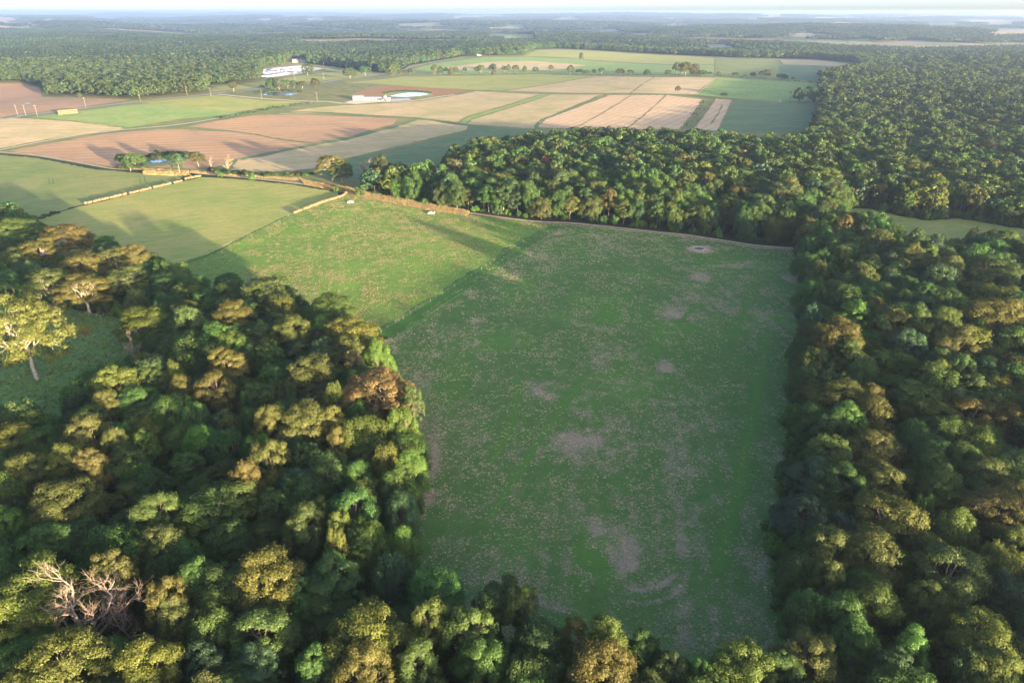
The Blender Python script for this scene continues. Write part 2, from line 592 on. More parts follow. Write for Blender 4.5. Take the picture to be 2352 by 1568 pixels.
def fast_mesh(name, V, F, mats, attrs=None):
    me = bpy.data.meshes.new(name)
    V = np.asarray(V, np.float32)
    F = np.asarray(F, np.int32)
    k = F.shape[1]
    me.vertices.add(len(V))
    me.vertices.foreach_set('co', V.ravel())
    me.loops.add(F.size)
    me.loops.foreach_set('vertex_index', F.ravel())
    me.polygons.add(len(F))
    me.polygons.foreach_set('loop_start', np.arange(0, F.size, k, dtype=np.int32))
    for m in mats:
        me.materials.append(m)
    me.update(calc_edges=True)
    for nm, arr in (attrs or {}).items():
        at = me.attributes.new(nm, 'FLOAT', 'POINT')
        at.data.foreach_set('value', np.asarray(arr, np.float32))
    return me


ground = bpy.data.objects.new('ground', fast_mesh('ground', V, F, [M['floor']]))
COL.objects.link(ground)
ground['kind'] = 'structure'

sheet('farmland', HULL, M['meadow'], 0.03)
FIELDS = [
    ('hay_field', F3, 'mown', 0), ('hay_field', F4, 'green_hay', 0),
    ('clearing', CLEAR, 'clearing', 0), ('clearing', RCLEAR, 'green_hay', 0),
]
for nm, poly, m, _ in FIELDS:
    sheet(nm, poly, M[m], 0.06, ragged=1.0)
BEYOND = [
    ('straw_field', [(-300, 275), (0, 272), (67, 273), (167, 280), (240, 288), (290, 296), (200, 307), (100, 322), (0, 341), (-300, 345)], 'pale_straw'),
    ('green_field', [(70, 270), (187, 256), (283, 243), (350, 238), (417, 245), (567, 258), (500, 266), (417, 273), (300, 293), (220, 284), (167, 277)], 'bright_green'),
    ('green_field', [(320, 236), (493, 219), (600, 231), (697, 235), (627, 248), (550, 256), (433, 248)], 'mown'),
    ('ploughed_field', [(20, 347), (133, 327), (233, 309), (360, 297), (433, 298), (533, 303), (600, 313), (650, 323), (717, 330), (640, 345), (533, 367), (500, 383), (440, 388),
                        (400, 386), (267, 384), (200, 375), (100, 356)], 'soil'),
    ('ploughed_field', [(433, 291), (500, 277), (600, 264), (705, 264), (806, 268), (913, 273), (905, 285), (855, 298), (805, 313), (722, 328), (650, 320), (600, 311), (533, 301)], 'soil'),
    ('straw_field', [(952, 276), (1005, 278), (1075, 290), (1069, 299), (1005, 314), (922, 334), (839, 354), (772, 370), (720, 388), (640, 395), (530, 393), (548, 366), (650, 346),
                     (725, 333), (780, 324), (830, 313), (892, 296)], 'straw'),
    ('green_field', [(1082, 290), (1140, 293), (1230, 299), (1230, 420), (985, 430), (900, 425), (725, 398), (772, 374), (839, 358), (922, 338), (1005, 318), (1070, 303)], 'deep_green'),
    ('straw_field', [(640, 262), (705, 250), (784, 243), (850, 240), (900, 237), (960, 233), (1050, 219), (1094, 210), (1240, 217), (1180, 236), (1070, 268), (1050, 281), (960, 270), (850, 264), (740, 260)], 'straw'),
    ('green_field', [(1055, 283), (1074, 270), (1184, 238), (1244, 217), (1262, 218), (1206, 236), (1082, 273), (1068, 286)], 'bright_green'),
    ('straw_field', [(1072, 286), (1086, 275), (1210, 237), (1266, 218), (1390, 218), (1335, 236), (1250, 272), (1230, 296), (1139, 290)], 'straw'),
    ('wheat_stubble_field', [(1236, 293), (1252, 275), (1340, 242), (1400, 219), (1530, 219), (1612, 229), (1583, 270), (1560, 297), (1440, 297), (1330, 296)], 'stubble'),
    ('wheat_stubble_field', [(1645, 227), (1680, 230), (1652, 290), (1645, 300), (1592, 298), (1610, 276)], 'stubble'),
    ('weedy_strip', [(1614, 230), (1643, 227), (1609, 276), (1590, 298), (1564, 297), (1586, 270)], 'weeds'),
    ('green_field', [(1646, 178), (1760, 185), (1878, 191), (1874, 229), (1790, 236), (1740, 230), (1680, 226), (1600, 218)], 'bright_green'),
    ('green_field', [(1684, 231), (1740, 233), (1790, 239), (1872, 233), (1865, 300), (1650, 306), (1655, 290)], 'deep_green'),
    ('straw_field', [(1504, 178), (1643, 179), (1595, 218), (1450, 214), (1475, 195)], 'pale_straw'),
    ('straw_field', [(1160, 209), (1240, 198), (1367, 176), (1501, 178), (1471, 196), (1446, 214), (1317, 214)], 'straw'),
    ('green_field', [(790, 191), (927, 177), (1050, 175), (1234, 171), (1362, 175), (1245, 196), (1150, 208), (1094, 207), (960, 200), (870, 193)], 'mown'),
    ('weedy_ground', [(820, 232), (800, 219), (850, 203), (927, 194), (1017, 203), (1077, 207), (1044, 216), (997, 223), (940, 229), (896, 233)], 'red_weeds'),
    ('weedy_ground', [(505, 214), (617, 205), (733, 193), (784, 187), (870, 195), (840, 203), (795, 217), (790, 232), (700, 231), (617, 226), (550, 220)], 'weeds'),
    ('green_field', [(927, 163), (997, 146), (1111, 132), (1197, 131), (1300, 134), (1430, 145), (1540, 150), (1640, 150), (1640, 176), (1568, 172), (1234, 168), (991, 171)], 'bright_green'),
    ('hilltop_field', [(1200, 130), (1235, 115), (1277, 114), (1384, 119), (1568, 129), (1640, 134), (1640, 148), (1540, 148), (1430, 143), (1300, 132)], 'mown'),
    ('straw_field', [(1000, 158), (1120, 143), (1230, 141), (1350, 150), (1290, 160), (1120, 163)], 'pale_straw'),
    ('green_field', [(1643, 135), (1701, 136), (1785, 137), (1800, 150), (1790, 184), (1643, 176)], 'green_hay'),
    ('green_field', [(1788, 152), (1865, 153), (1955, 158), (1970, 163), (1881, 184), (1792, 184)], 'deep_green'),
    ('pale_field', [(1790, 137), (1868, 138), (1948, 146), (1962, 155), (1865, 150), (1802, 149)], 'pale_straw'),
    ('ploughed_field', [(-300, 192), (0, 192), (50, 192), (90, 202), (97, 224), (200, 225), (300, 230), (187, 246), (133, 254), (50, 262), (0, 271), (-300, 290)], 'soil'),
    ('mown_lawn', [(485, 201), (600, 188), (700, 172), (800, 163), (880, 170), (784, 181), (617, 199), (513, 209), (485, 212)], 'mown'),
]
for nm, pl, m in BEYOND:
    sheet(nm, PTS(pl), M[m], 0.10, ragged=1.2)

FAR = [(207, 278, 43.5, 46.5, 0), (90, 140, 47, 50, 0), (530, 633, 43, 50, 0), (692, 722, 43, 46, 0), (-40, 14, 70, 76, 0), (473, 533, 124, 128, 1), (-20, 38, 43, 46, 0),
       (1117, 1217, 59, 63, 1), (1140, 1232, 80, 89, 1), (1517, 1570, 43, 48, 1), (1668, 1888, 37.5, 39.5, 0), (1888, 2038, 34, 35.5, 0), (1880, 2010, 41, 43.5, 0), (1788, 1815, 53, 60, 0),
       (1828, 1868, 69, 75, 0), (2118, 2218, 55, 62, 0), (2265, 2500, 66, 82, 0), (1605, 1695, 103, 111, 0), (2061, 2095, 37, 43, 0), (1067, 1267, 28, 33, 0), (1384, 1480, 30, 33, 0),
       (1300, 1400, 46, 49, 1), (760, 830, 66, 69, 1), (330, 380, 60, 63, 1), (1950, 2000, 90, 95, 1)]
FARP = []
for _ in range(42):
    _x = float(rng.uniform(-60, 2400))
    _y = float(rng.choice([rng.uniform(34, 44), rng.uniform(44, 64)]))
    FAR.append((_x, _x + float(rng.uniform(25, 150)), _y, _y + (_y - 28) * float(rng.uniform(0.05, 0.13)), int(rng.uniform() < 0.35)))
for k, (x0, x1, y0, y1, g) in enumerate(FAR):
    pl = []
    m = 7
    for i in range(m):
        pl.append(G(x0 + (x1 - x0) * i / (m - 1), y0 + rng.uniform(-0.3, 0.3) * (y1 - y0) * 0.5, 0))
    for i in range(m):
        pl.append(G(x1 - (x1 - x0) * i / (m - 1), y1 + rng.uniform(-0.3, 0.3) * (y1 - y0) * 0.5, 9))
    FARP.append(pl)
    sheet('distant_field', pl, M['far_green' if g else 'far_tan'], 0.6)

# ---- near pasture with fine colour map
def pasture(name, poly, seed, greenish):
    P = np.array(poly)
    st = 0.9
    xs = np.arange(P[:, 0].min() - 1, P[:, 0].max() + 1, st)
    ys = np.arange(P[:, 1].min() - 1, P[:, 1].max() + 1, st)
    X, Y = np.meshgrid(xs, ys)
    keep = inside(X, Y, poly)
    cell = keep[:-1, :-1] | keep[1:, 1:] | keep[:-1, 1:] | keep[1:, :-1]
    n = len(xs)
    ii, jj = np.meshgrid(np.arange(len(xs) - 1), np.arange(len(ys) - 1))
    a = (jj * n + ii)[cell]
    F = np.stack([a, a + 1, a + n + 1, a + n], 1)
    used = np.unique(F)
    remap = np.full(X.size, -1, np.int64)
    remap[used] = np.arange(len(used))
    x = X.ravel()[used]
    y = Y.ravel()[used]
    dry, lush = pasture_maps(x, y, seed)
    z = hgt(x, y) + 0.06 + (0.004 if seed else 0)
    me = fast_mesh(name, np.stack([x, y, z], 1), remap[F], [M[greenish]], {'dry': dry, 'lush': lush})
    o = bpy.data.objects.new(name, me)
    COL.objects.link(o)
    o['kind'] = 'structure'
    return o


PATCH = [(1605, 573, 30, 9, 1.3), (1275, 536, 24, 6, 1.0), (1605, 636, 30, 12, 1.1), (1680, 611, 45, 6, 0.9), (1570, 722, 42, 13, 1.0), (1525, 843, 22, 14, 1.0), (1240, 900, 34, 26, 0.9),
         (1330, 1015, 50, 28, 0.95), (1320, 1045, 20, 30, 0.9), (1355, 1200, 40, 25, 1.0), (1425, 1260, 30, 45, 1.0), (1440, 1300, 16, 45, 1.1), (985, 1090, 20, 110, 1.15), (1000, 1010, 30, 50, 0.5),
         (1772, 1340, 17, 75, 0.9), (1822, 640, 18, 14, 1.0), (1105, 735, 22, 8, 0.8), (960, 880, 40, 60, 0.5), (1780, 1180, 20, 50, 0.5), (1060, 1010, 60, 60, 0.25), (1500, 950, 90, 90, 0.2),
         (1240, 1390, 60, 20, 0.6), (1290, 1400, 25, 8, 0.9), (820, 480, 14, 6, 1.3), (880, 600, 20, 10, 0.7), (1040, 760, 40, 20, 0.3), (1160, 1180, 60, 70, 0.25), (1030, 1240, 40, 40, 0.4)]
ARCS = [([(1440, 1350), (1480, 1354), (1515, 1346), (1545, 1325)], 0.55, 1.0), ([(1440, 1381), (1490, 1386), (1540, 1370), (1572, 1340), (1583, 1300)], 0.5, 0.7),
        ([(1225, 1260), (1270, 1290), (1310, 1310), (1360, 1330)], 0.5, 0.5), ([(1000, 700), (1100, 640), (1190, 570)], 1.5, 0.35), ([(880, 790), (1000, 700)], 2.5, 0.35)]
GREENS = [([(1745, 600), (1735, 640), (1720, 690), (1700, 740), (1690, 780)], 0.8), ([(1345, 860), (1290, 940), (1240, 1010), (1170, 1120), (1130, 1180)], 0.9),
          ([(1190, 870), (1180, 960), (1130, 1060)], 1.0), ([(1760, 760), (1740, 900), (1700, 1100), (1650, 1300)], 1.6), ([(1600, 700), (1500, 800), (1400, 860)], 0.8)]
MP = []
for (cx, cy, rx, ry, s) in PATCH:
    c = G(cx, cy)
    e = G(cx + rx, cy)
    f = G(cx, cy + ry)
    MP.append((c, abs(e[0] - c[0]) + 0.2, abs(f[1] - c[1]) + 0.2, s))
ARW = [(resample(PTS(a), 2.0), w, s) for a, w, s in ARCS]
GRW = [(resample(PTS(a), 3.0), w) for a, w in GREENS]


def pasture_maps(x, y, seed):
    big = fbm(x, y, 34, 3 + seed)
    med = fbm(x, y, 7, 9 + seed)
    fin = fbm(x, y, 2.2, 21 + seed, 3)
    dry = np.clip((big - 0.5) * 0.7, -0.15, 0.15) + np.clip((med - 0.5) * 0.6, -0.15, 0.15) + (fin - 0.5) * 0.8 + 0.17
    row = x + 0.0011 * (y - 210) ** 2 + 0.06 * y
    dry = dry + 0.07 * np.sin(row * 2 * math.pi / 4.6) * (0.4 + big) + 0.05 * np.sin(row * 2 * math.pi / 13.0 + 1)
    wx = x + (fbm(x, y, 5, 40) - 0.5) * 7
    wy = y + (fbm(x, y, 5, 50) - 0.5) * 7
    for c, a, b, s in MP:
        q = ((wx - c[0]) / a) ** 2 + ((wy - c[1]) / b) ** 2
        dry = np.maximum(dry, dry * 0.4 + s * np.exp(-(q ** 1.15)) * (0.15 + 1.0 * med + 0.7 * (fin - 0.3)) * 0.95)
    for ln, w, s in ARW:
        d = edge_dist(x, y, ln, False)
        dry = dry + s * np.exp(-(d / w) ** 2) * (0.4 + med) * 0.8
    lush = np.clip((fbm(x, y, 18, 71 + seed) - 0.48) * 3, 0, 1)
    for ln, w in GRW:
        d = edge_dist(x, y, ln, False)
        dry = dry - 0.5 * np.exp(-(d / w) ** 2)
        lush = np.maximum(lush, 0.7 * np.exp(-(d / w) ** 2))
    return np.clip(dry, 0, 1.0), np.clip(lush, 0, 1)


def pasture_mat(name, g1, g2, dryc, fdry):
    t = NT(name)
    co = t.coord()
    dry = t.n('Attribute', attribute_name='dry').outputs['Fac']
    lush = t.n('Attribute', attribute_name='lush').outputs['Fac']
    nf = t.noise(co, 2.3, 4, 0.8)
    nm = t.noise(co, 0.35, 4, 0.7)
    col = t.mix(t.ramp(nm, 0.38, 0.62), g1, g2)
    col = t.mix(lush, col, (g2[0] * 0.95, g2[1] * 1.2, g2[2] * 0.75))
    dd = t.math('ADD', dry, t.math('MULTIPLY', t.math('SUBTRACT', nf, 0.5), 2.4))
    col = t.mix(t.math('MULTIPLY', t.ramp(dd, 0.15, 0.95), fdry), col, dryc)
    col = t.mix(t.math('MULTIPLY', t.ramp(nf, 0.5, 0.3), 0.5), col, tuple(v * 0.55 for v in g1))
    return t.finish(col, 0.95, bump=nf, bstr=0.6, bdist=0.3, spec=0.05)


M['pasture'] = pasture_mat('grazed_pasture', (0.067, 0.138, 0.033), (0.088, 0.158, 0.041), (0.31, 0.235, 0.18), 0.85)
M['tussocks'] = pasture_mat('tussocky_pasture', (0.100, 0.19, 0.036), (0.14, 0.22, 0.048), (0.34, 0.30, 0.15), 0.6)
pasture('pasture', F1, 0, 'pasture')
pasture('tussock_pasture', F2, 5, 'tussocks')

LANE = PTS([(1262, 517), (1228, 538), (1180, 566), (1098, 620), (980, 693), (864, 768)])
ribbon('grass_lane', LANE, 8.5, M['lane_grass'], 0.10, 5, 0.2, offset=3.2)
ribbon('straw_margin', LANE, 0.5, M['clearing'], 0.115, 4, 0.6, offset=7.4)
ribbon('dirt_track', TRACK, 2.9, M['dirt'], 0.22, 5, 0.12)
ribbon('straw_margin', TRACK[17:], 0.7, M['pale_straw'], 0.20, 4, 0.4, offset=-3.2)
ribbon('paved_road', ROAD, 6.0, M['asphalt'], 0.24, 10, 0.02)
ribbon('farm_lane', FARMLANE, 4.5, M['gravel'], 0.23, 8, 0.1)
ribbon('farm_lane', OLDLANE, 2.4, M['gravel'], 0.22, 8, 0.2)
ribbon('green_verge', OLDLANE[3:], 9, M['deep_green'], 0.17, 8, 0.25, offset=-8)
ribbon('farm_lane', PTS([(744, 158), (800, 165), (880, 172)]), 4.0, M['gravel'], 0.2, 10, 0.1)
ribbon('farm_lane', PTS([(1646, 178), (1625, 196), (1599, 218)]), 2.0, M['pale_straw'], 0.2, 8, 0.2)
ribbon('farm_lane', PTS([(1881, 193), (1877, 232)]), 2.0, M['pale_straw'], 0.2, 8, 0.2)
ribbon('green_headland', PTS([(952, 276), (905, 292), (855, 304), (805, 318), (722, 332), (640, 349), (550, 367)]), 7, M['deep_green'], 0.17, 8, 0.3)
ribbon('green_headland', PTS([(433, 300), (533, 303), (600, 312), (650, 322), (722, 329)]), 3, M['deep_green'], 0.18, 8, 0.3)
ribbon('green_headland', PTS([(640, 259), (740, 259), (850, 266), (952, 272), (1055, 286), (1082, 290)]), 9, M['deep_green'], 0.17, 8, 0.3)
ribbon('green_headland', PTS([(1230, 297), (1250, 274), (1338, 240), (1396, 217), (1530, 217), (1640, 225), (1684, 229)]), 4, M['deep_green'], 0.17, 8, 0.3)
for a, b in (((1530, 219), (1440, 296)), ((1660, 240), (1632, 285)), ((1450, 219), (1330, 290))):
    ribbon('tractor_track', PTS([a, ((a[0] + b[0]) / 2 + 3, (a[1] + b[1]) / 2), b]), 1.6, M['weeds'], 0.2, 8, 0.5)
# mown tyre marks in the hay fields
for pl in ([(320, 404), (324, 425)], [(331, 404), (336, 426)], [(112, 410), (114, 424)], [(121, 410), (123, 424)]):
    ribbon('tyre_mark', PTS(pl), 0.6, M['deep_green'], 0.13, 5, 0.2)
ribbon('drain_line', PTS([(660, 497), (560, 545), (470, 590), (385, 617)]), 2.2, M['lane_grass'], 0.13, 5, 0.4)


def ellipse(cx, cy, rx, ry, n=26, wob=0.08):
    return PTS([(cx + rx * math.cos(2 * math.pi * i / n) * (1 + rng.normal() * wob), cy + ry * math.sin(2 * math.pi * i / n) * (1 + rng.normal() * wob)) for i in range(n)])


PONDS = [('pond', ellipse(640, 216.5, 40, 4.2)), ('pond', PTS([(893, 222), (915, 217), (940, 213.5), (975, 214.5), (986, 217.5), (965, 221), (930, 223.5)])),
         ('pond', PTS([(344, 371), (355, 368), (372, 367), (392, 366), (400, 368), (388, 371), (370, 374), (350, 375)])), ('pond', ellipse(64, 238.2, 7, 0.5))]
sheet('pond_bank', ellipse(640, 216.5, 48, 6), M['weeds'], 0.2)
sheet('pond_bank', ellipse(938, 218.5, 60, 7.5), M['green_hay'], 0.2)
sheet('pond_bank', PTS([(318, 377), (335, 365), (372, 360), (420, 358), (440, 364), (410, 374), (380, 381), (340, 384)]), M['deep_green'], 0.2)
for q, (nm, pl) in enumerate(PONDS):
    sheet(nm, pl, M['lagoon' if q == 1 else 'water'], 0.3)
sheet('concrete_yard', PTS([(897, 228), (940, 226.5), (945, 231), (899, 233.5)]), M['concrete'], 0.28)
sheet('farmyard', PTS([(790, 236), (812, 231), (897, 233), (850, 237), (815, 240)]), M['gravel'], 0.2)
sheet('barn_yard', PTS([(612, 180), (690, 170), (744, 158), (700, 152), (650, 154), (606, 162)]), M['gravel'], 0.2)

# ------------------------------------------------------------------ trees
def tube_path(pts, rads, sides, V, F):
    pts = np.asarray(pts, float)
    base = len(V)
    n = len(pts)
    for i in range(n):
        d = pts[min(i + 1, n - 1)] - pts[max(i - 1, 0)]
        d /= np.linalg.norm(d) + 1e-9
        u = np.cross(d, (0.3, 0.9, 0.1))
        u /= np.linalg.norm(u) + 1e-9
        w = np.cross(d, u)
        for k in range(sides):
            an = 2 * math.pi * k / sides
            V.append(pts[i] + rads[i] * (u * math.cos(an) + w * math.sin(an)))
    for i in range(n - 1):
        for k in range(sides):
            a = base + i * sides + k
            b = base + i * sides + (k + 1) % sides
            F.append((a, b, b + sides, a + sides))


def bent(a, b, r, seg=4, sag=0.1):
    a = np.asarray(a, float)
    b = np.asarray(b, float)
    L = np.linalg.norm(b - a)
    out = [a]
    for i in range(1, seg):
        t = i / seg
        p = a + (b - a) * t + r.normal(0, 0.06 * L, 3) * math.sin(math.pi * t)
        p[2] += sag * L * math.sin(math.pi * t)
        out.append(p)
    out.append(b)
    return out


def leaf_quads(P, N, size, r, aspect=0.75):
    n = len(P)
    up = r.normal(0, 1, (n, 3))
    u = np.cross(N, up)
    u /= np.linalg.norm(u, axis=1)[:, None] + 1e-9
    w = np.cross(N, u)
    s = size[:, None]
    u = u * s * 0.5
    w = w * s * 0.5 * aspect
    v = np.stack([P - u, P - w * 1.0, P + u, P + w], 1).reshape(-1, 3)
    f = np.arange(4 * n).reshape(n, 4)
    return v, f


def crown_geo(seed, R=5.0, H=15.0, low=0.35, boughs=8, clumps=85, leaves=190, lsize=0.34, csize=1.25, flat=0.75, gap=0.0, droop=0.0, cone=0.0):
    """one crown: boughs, clumps on the boughs, leaf clusters on the clumps"""
    r = np.random.default_rng(seed)
    z0, z1 = H * low, H
    zc = (z0 + z1) / 2
    hz = (z1 - z0) / 2
    B = []
    for i in range(boughs):
        an = 2 * math.pi * (i * 0.382 + r.uniform(-0.06, 0.06))
        q = (i + 0.5) / boughs
        zz = zc + hz * (0.55 - 1.0 * q) * 0.9
        rr = R * (0.30 + 0.35 * q) * r.uniform(0.8, 1.15) * (1 - cone * (1 - q))
        B.append((rr * math.cos(an), rr * math.sin(an), zz, R * r.uniform(0.42, 0.58) * (1 - 0.4 * cone * (1 - q)), hz * r.uniform(0.42, 0.58)))
    B.append((r.normal() * 0.4, r.normal() * 0.4, zc + hz * 0.42, R * 0.5 * (1 - 0.5 * cone), hz * 0.55))
    B = np.array(B)
    k = r.integers(0, len(B), clumps * 3)
    d = r.normal(0, 1, (clumps * 3, 3))
    d[:, 2] = d[:, 2] * 0.9 + 0.35
    d /= np.linalg.norm(d, axis=1)[:, None]
    C = B[k, :3] + d * np.stack([B[k, 3], B[k, 3], B[k, 4]], 1) * r.uniform(0.8, 1.05, (clumps * 3, 1))
    # keep the clumps on the outside of the union of boughs
    ins = np.zeros(len(C))
    for b in B:
        q = ((C[:, 0] - b[0]) / b[3]) ** 2 + ((C[:, 1] - b[1]) / b[3]) ** 2 + ((C[:, 2] - b[2]) / b[4]) ** 2
        ins += q < 0.72
    order = np.argsort(ins + r.uniform(0, 0.8, len(C)) + gap * (np.sin(C[:, 0] * 1.1 + seed) * np.sin(C[:, 1] * 1.3) > 0.3))
    C = C[order[:clumps]]
    cr = csize * np.clip(np.exp(r.normal(-0.08, 0.33, len(C))), 0.4, 1.5)
    nl = leaves
    P = []
    N = []
    LV = []
    cen = np.array([0, 0, zc - hz * 0.3])
    for c, q in zip(C, cr):
        m = int(nl * (q / csize) ** 2)
        o = (c - cen) / np.array([R, R, hz])
        o /= np.linalg.norm(o) + 1e-9
        dd = r.normal(0, 1, (m * 2, 3))
        dd /= np.linalg.norm(dd, axis=1)[:, None]
        sc = dd @ (o * 0.55 + np.array([0, 0, 0.55])) + r.uniform(-0.5, 0.5, m * 2)
        dd = dd[np.argsort(-sc)[:m]]
        rad = q * r.uniform(0.66, 1.08, (m, 1)) * (1 + 0.22 * np.sin(dd[:, :1] * 6 + q * 30) * np.sin(dd[:, 1:2] * 6 + q * 11))
        rad = rad * np.where(r.uniform(0, 1, (m, 1)) < 0.10, r.uniform(1.05, 1.45, (m, 1)), 1.0)
        p = c + dd * rad * np.array([1, 1, flat])
        if droop:
            hr = np.hypot(dd[:, 0], dd[:, 1])
            p[:, 2] -= droop * hr ** 2 * q * r.uniform(0.3, 1.6, m)
        nn = dd * 0.8 + np.array([0, 0, 0.35]) + r.normal(0, 0.30, (m, 3))
        nn /= np.linalg.norm(nn, axis=1)[:, None]
        P.append(p)
        N.append(nn)
        LV.append(np.clip(r.beta(2, 3, m) * 0.8 + 0.2 * r.uniform(), 0, 1))
    P = np.concatenate(P)
    N = np.concatenate(N)
    LV = np.concatenate(LV)
    v, f = leaf_quads(P, N, lsize * r.uniform(0.65, 1.35, len(P)), r)
    return v, f, np.repeat(LV, 4), B, C


def trunk_geo(seed, H, B, C, r0=0.28, limbs=True, sides=7):
    r = np.random.default_rng(seed + 500)
    V = []
    F = []
    zt = B[:, 2].min() * 0.75
    top = np.array([B[-1, 0] * 0.5, B[-1, 1] * 0.5, B[-1, 2]])
    path = [(0, 0, -0.4), (0, 0, 0.2), (r.normal() * 0.15, r.normal() * 0.15, zt * 0.5), (r.normal() * 0.2, r.normal() * 0.2, zt), top * 0.5 + np.array([0, 0, zt * 0.5]), top]
    tube_path(path, [r0 * 1.7, r0 * 1.15, r0 * 0.95, r0 * 0.8, r0 * 0.5, r0 * 0.12], sides, V, F)
    if limbs:
        for b in B[:-1]:
            s = np.array([0, 0, zt * r.uniform(0.75, 1.1)])
            e = b[:3] + np.array([0, 0, b[4] * 0.3])
            tube_path(bent(s, e, r), np.linspace(r0 * 0.5, r0 * 0.14, 5), 5, V, F)
            dd = np.linalg.norm(C - b[:3], axis=1)
            for c in C[np.argsort(dd)[:5]]:
                tube_path(bent(b[:3] * 0.8 + s * 0.2, c, r, 3), np.linspace(r0 * 0.2, r0 * 0.05, 4), 4, V, F)
    return np.array(V), F


def dead_geo(seed, H, spread, r0, levels=3, kids=(7, 5, 4), up=0.6, lean=0.0):
    r = np.random.default_rng(seed)
    V = []
    F = []

    def grow(a, d, L, rad, lev):
        seg = 5
        pts = [np.array(a)]
        dd = np.array(d, float)
        for i in range(seg):
            dd = dd + r.normal(0, 0.13, 3) + np.array([0, 0, 0.05 * up])
            dd /= np.linalg.norm(dd)
            pts.append(pts[-1] + dd * L / seg)
        tube_path(pts, np.linspace(rad, rad * (0.35 if lev < levels else 0.2), seg + 1), 6 if lev < 2 else 4, V, F)
        if lev >= levels:
            return
        for i in range(kids[lev]):
            t = r.uniform(0.3, 1.0) if lev else r.uniform(0.22, 0.98)
            k = min(seg - 1, int(t * seg))
            p = pts[k] + (pts[k + 1] - pts[k]) * (t * seg - k)
            an = r.uniform(0, 2 * math.pi)
            out = np.array([math.cos(an), math.sin(an), up * r.uniform(0.3, 1.4)])
            nd = dd * (0.55 if lev else 0.25) + out * (0.75 if lev else 0.9)
            nd /= np.linalg.norm(nd)
            grow(p, nd, (spread if lev == 0 else L * 0.55) * r.uniform(0.6, 1.1), rad * (0.5 if lev == 0 else 0.55), lev + 1)
    grow((0, 0, -0.3), (lean, 0, 1), H * 0.62, r0, 0)
    return np.array(V), F


def limbs_geo(seed, mains, r0, trunk_h):
    r = np.random.default_rng(seed)
    V = []
    F = []
    tube_path([(0, 0, -0.4), (0, 0, 0.6), (0.1, 0, trunk_h * 0.6), (0.0, 0.1, trunk_h)], [r0 * 1.5, r0 * 1.1, r0, r0 * 0.85], 8, V, F)

    def twigs(path, rad, lev):
        for i in range(8 if lev == 0 else 4):
            t = r.uniform(0.35, 1.0)
            k = min(len(path) - 2, int(t * (len(path) - 1)))
            p = np.asarray(path[k]) + (np.asarray(path[k + 1]) - np.asarray(path[k])) * r.uniform()
            d = np.asarray(path[k + 1]) - np.asarray(path[k])
            d = d / (np.linalg.norm(d) + 1e-9) + r.normal(0, 0.55, 3) + np.array([0, 0, 0.45])
            d /= np.linalg.norm(d)
            L = (2.6 if lev == 0 else 1.2) * r.uniform(0.5, 1.2)
            q = bent(p, p + d * L, r, 3, 0.08)
            tube_path(q, np.linspace(rad * 0.42, rad * 0.12, 4), 4, V, F)
            if lev < 2:
                twigs(q, rad * 0.45, lev + 1)
    for (x, y, z, hs) in mains:
        q = bent((0, 0, trunk_h * hs), (x, y, z), r, 7, 0.10)
        L = np.linalg.norm(np.array((x, y, z)))
        rr = r0 * (0.45 + 0.2 * r.uniform())
        tube_path(q, np.linspace(rr, rr * 0.25, 8), 6, V, F)
        twigs(q, rr * 0.7, 0)
    return np.array(V), F


def np_mesh(name, V, F, mat, lv=None):
    me = bpy.data.meshes.new(name)
    F = [tuple(f) for f in F] if not isinstance(F, np.ndarray) else F
    if isinstance(F, np.ndarray):
        return fast_mesh(name, V, F, [mat], {'lv': lv} if lv is not None else None)
    me.from_pydata([tuple(map(float, v)) for v in V], [], F)
    me.materials.append(mat)
    me.polygons.foreach_set('use_smooth', [True] * len(me.polygons))
    return me


# near kinds: (crown mesh, trunk mesh, nominal R, nominal H)
KIND = {}


def make_kind(key, n, mat_bark='bark', trunk_r=0.27, **kw):
    lst = []
    for i in range(n):
        sd = hash_seed(key) + i * 17
        v, f, lv, B, C = crown_geo(sd, **kw)
        tv, tf = trunk_geo(sd, kw.get('H', 15.0), B, C, trunk_r)
        lst.append((np_mesh('crown', v, f, M['leaf'], lv), np_mesh('trunk', tv, tf, M[mat_bark]), kw.get('R', 5.0), kw.get('H', 15.0)))
    KIND[key] = lst


def hash_seed(s):
    return sum((i + 1) * ord(c) for i, c in enumerate(s)) % 9973


make_kind('oak', 6, R=5.0, H=15, low=0.28, boughs=10, clumps=140, leaves=230, lsize=0.25, csize=1.05)
make_kind('tuft', 3, R=5.0, H=15, low=0.28, boughs=9, clumps=90, leaves=290, lsize=0.25, csize=1.1, gap=0.8, flat=0.85)
make_kind('spread', 4, 'pale_bark', 0.33, R=6.0, H=14, low=0.26, boughs=13, clumps=160, leaves=180, lsize=0.26, csize=1.05, gap=0.5, flat=0.6)
make_kind('dense', 2, R=5.5, H=15, low=0.14, boughs=11, clumps=270, leaves=125, lsize=0.25, csize=0.8)
make_kind('vine', 4, R=5.0, H=11, low=0.04, boughs=11, clumps=135, leaves=220, lsize=0.25, csize=1.05, droop=0.8)
make_kind('cone', 2, R=3.6, H=14, low=0.12, boughs=10, clumps=90, leaves=200, lsize=0.25, csize=0.95, cone=0.75)

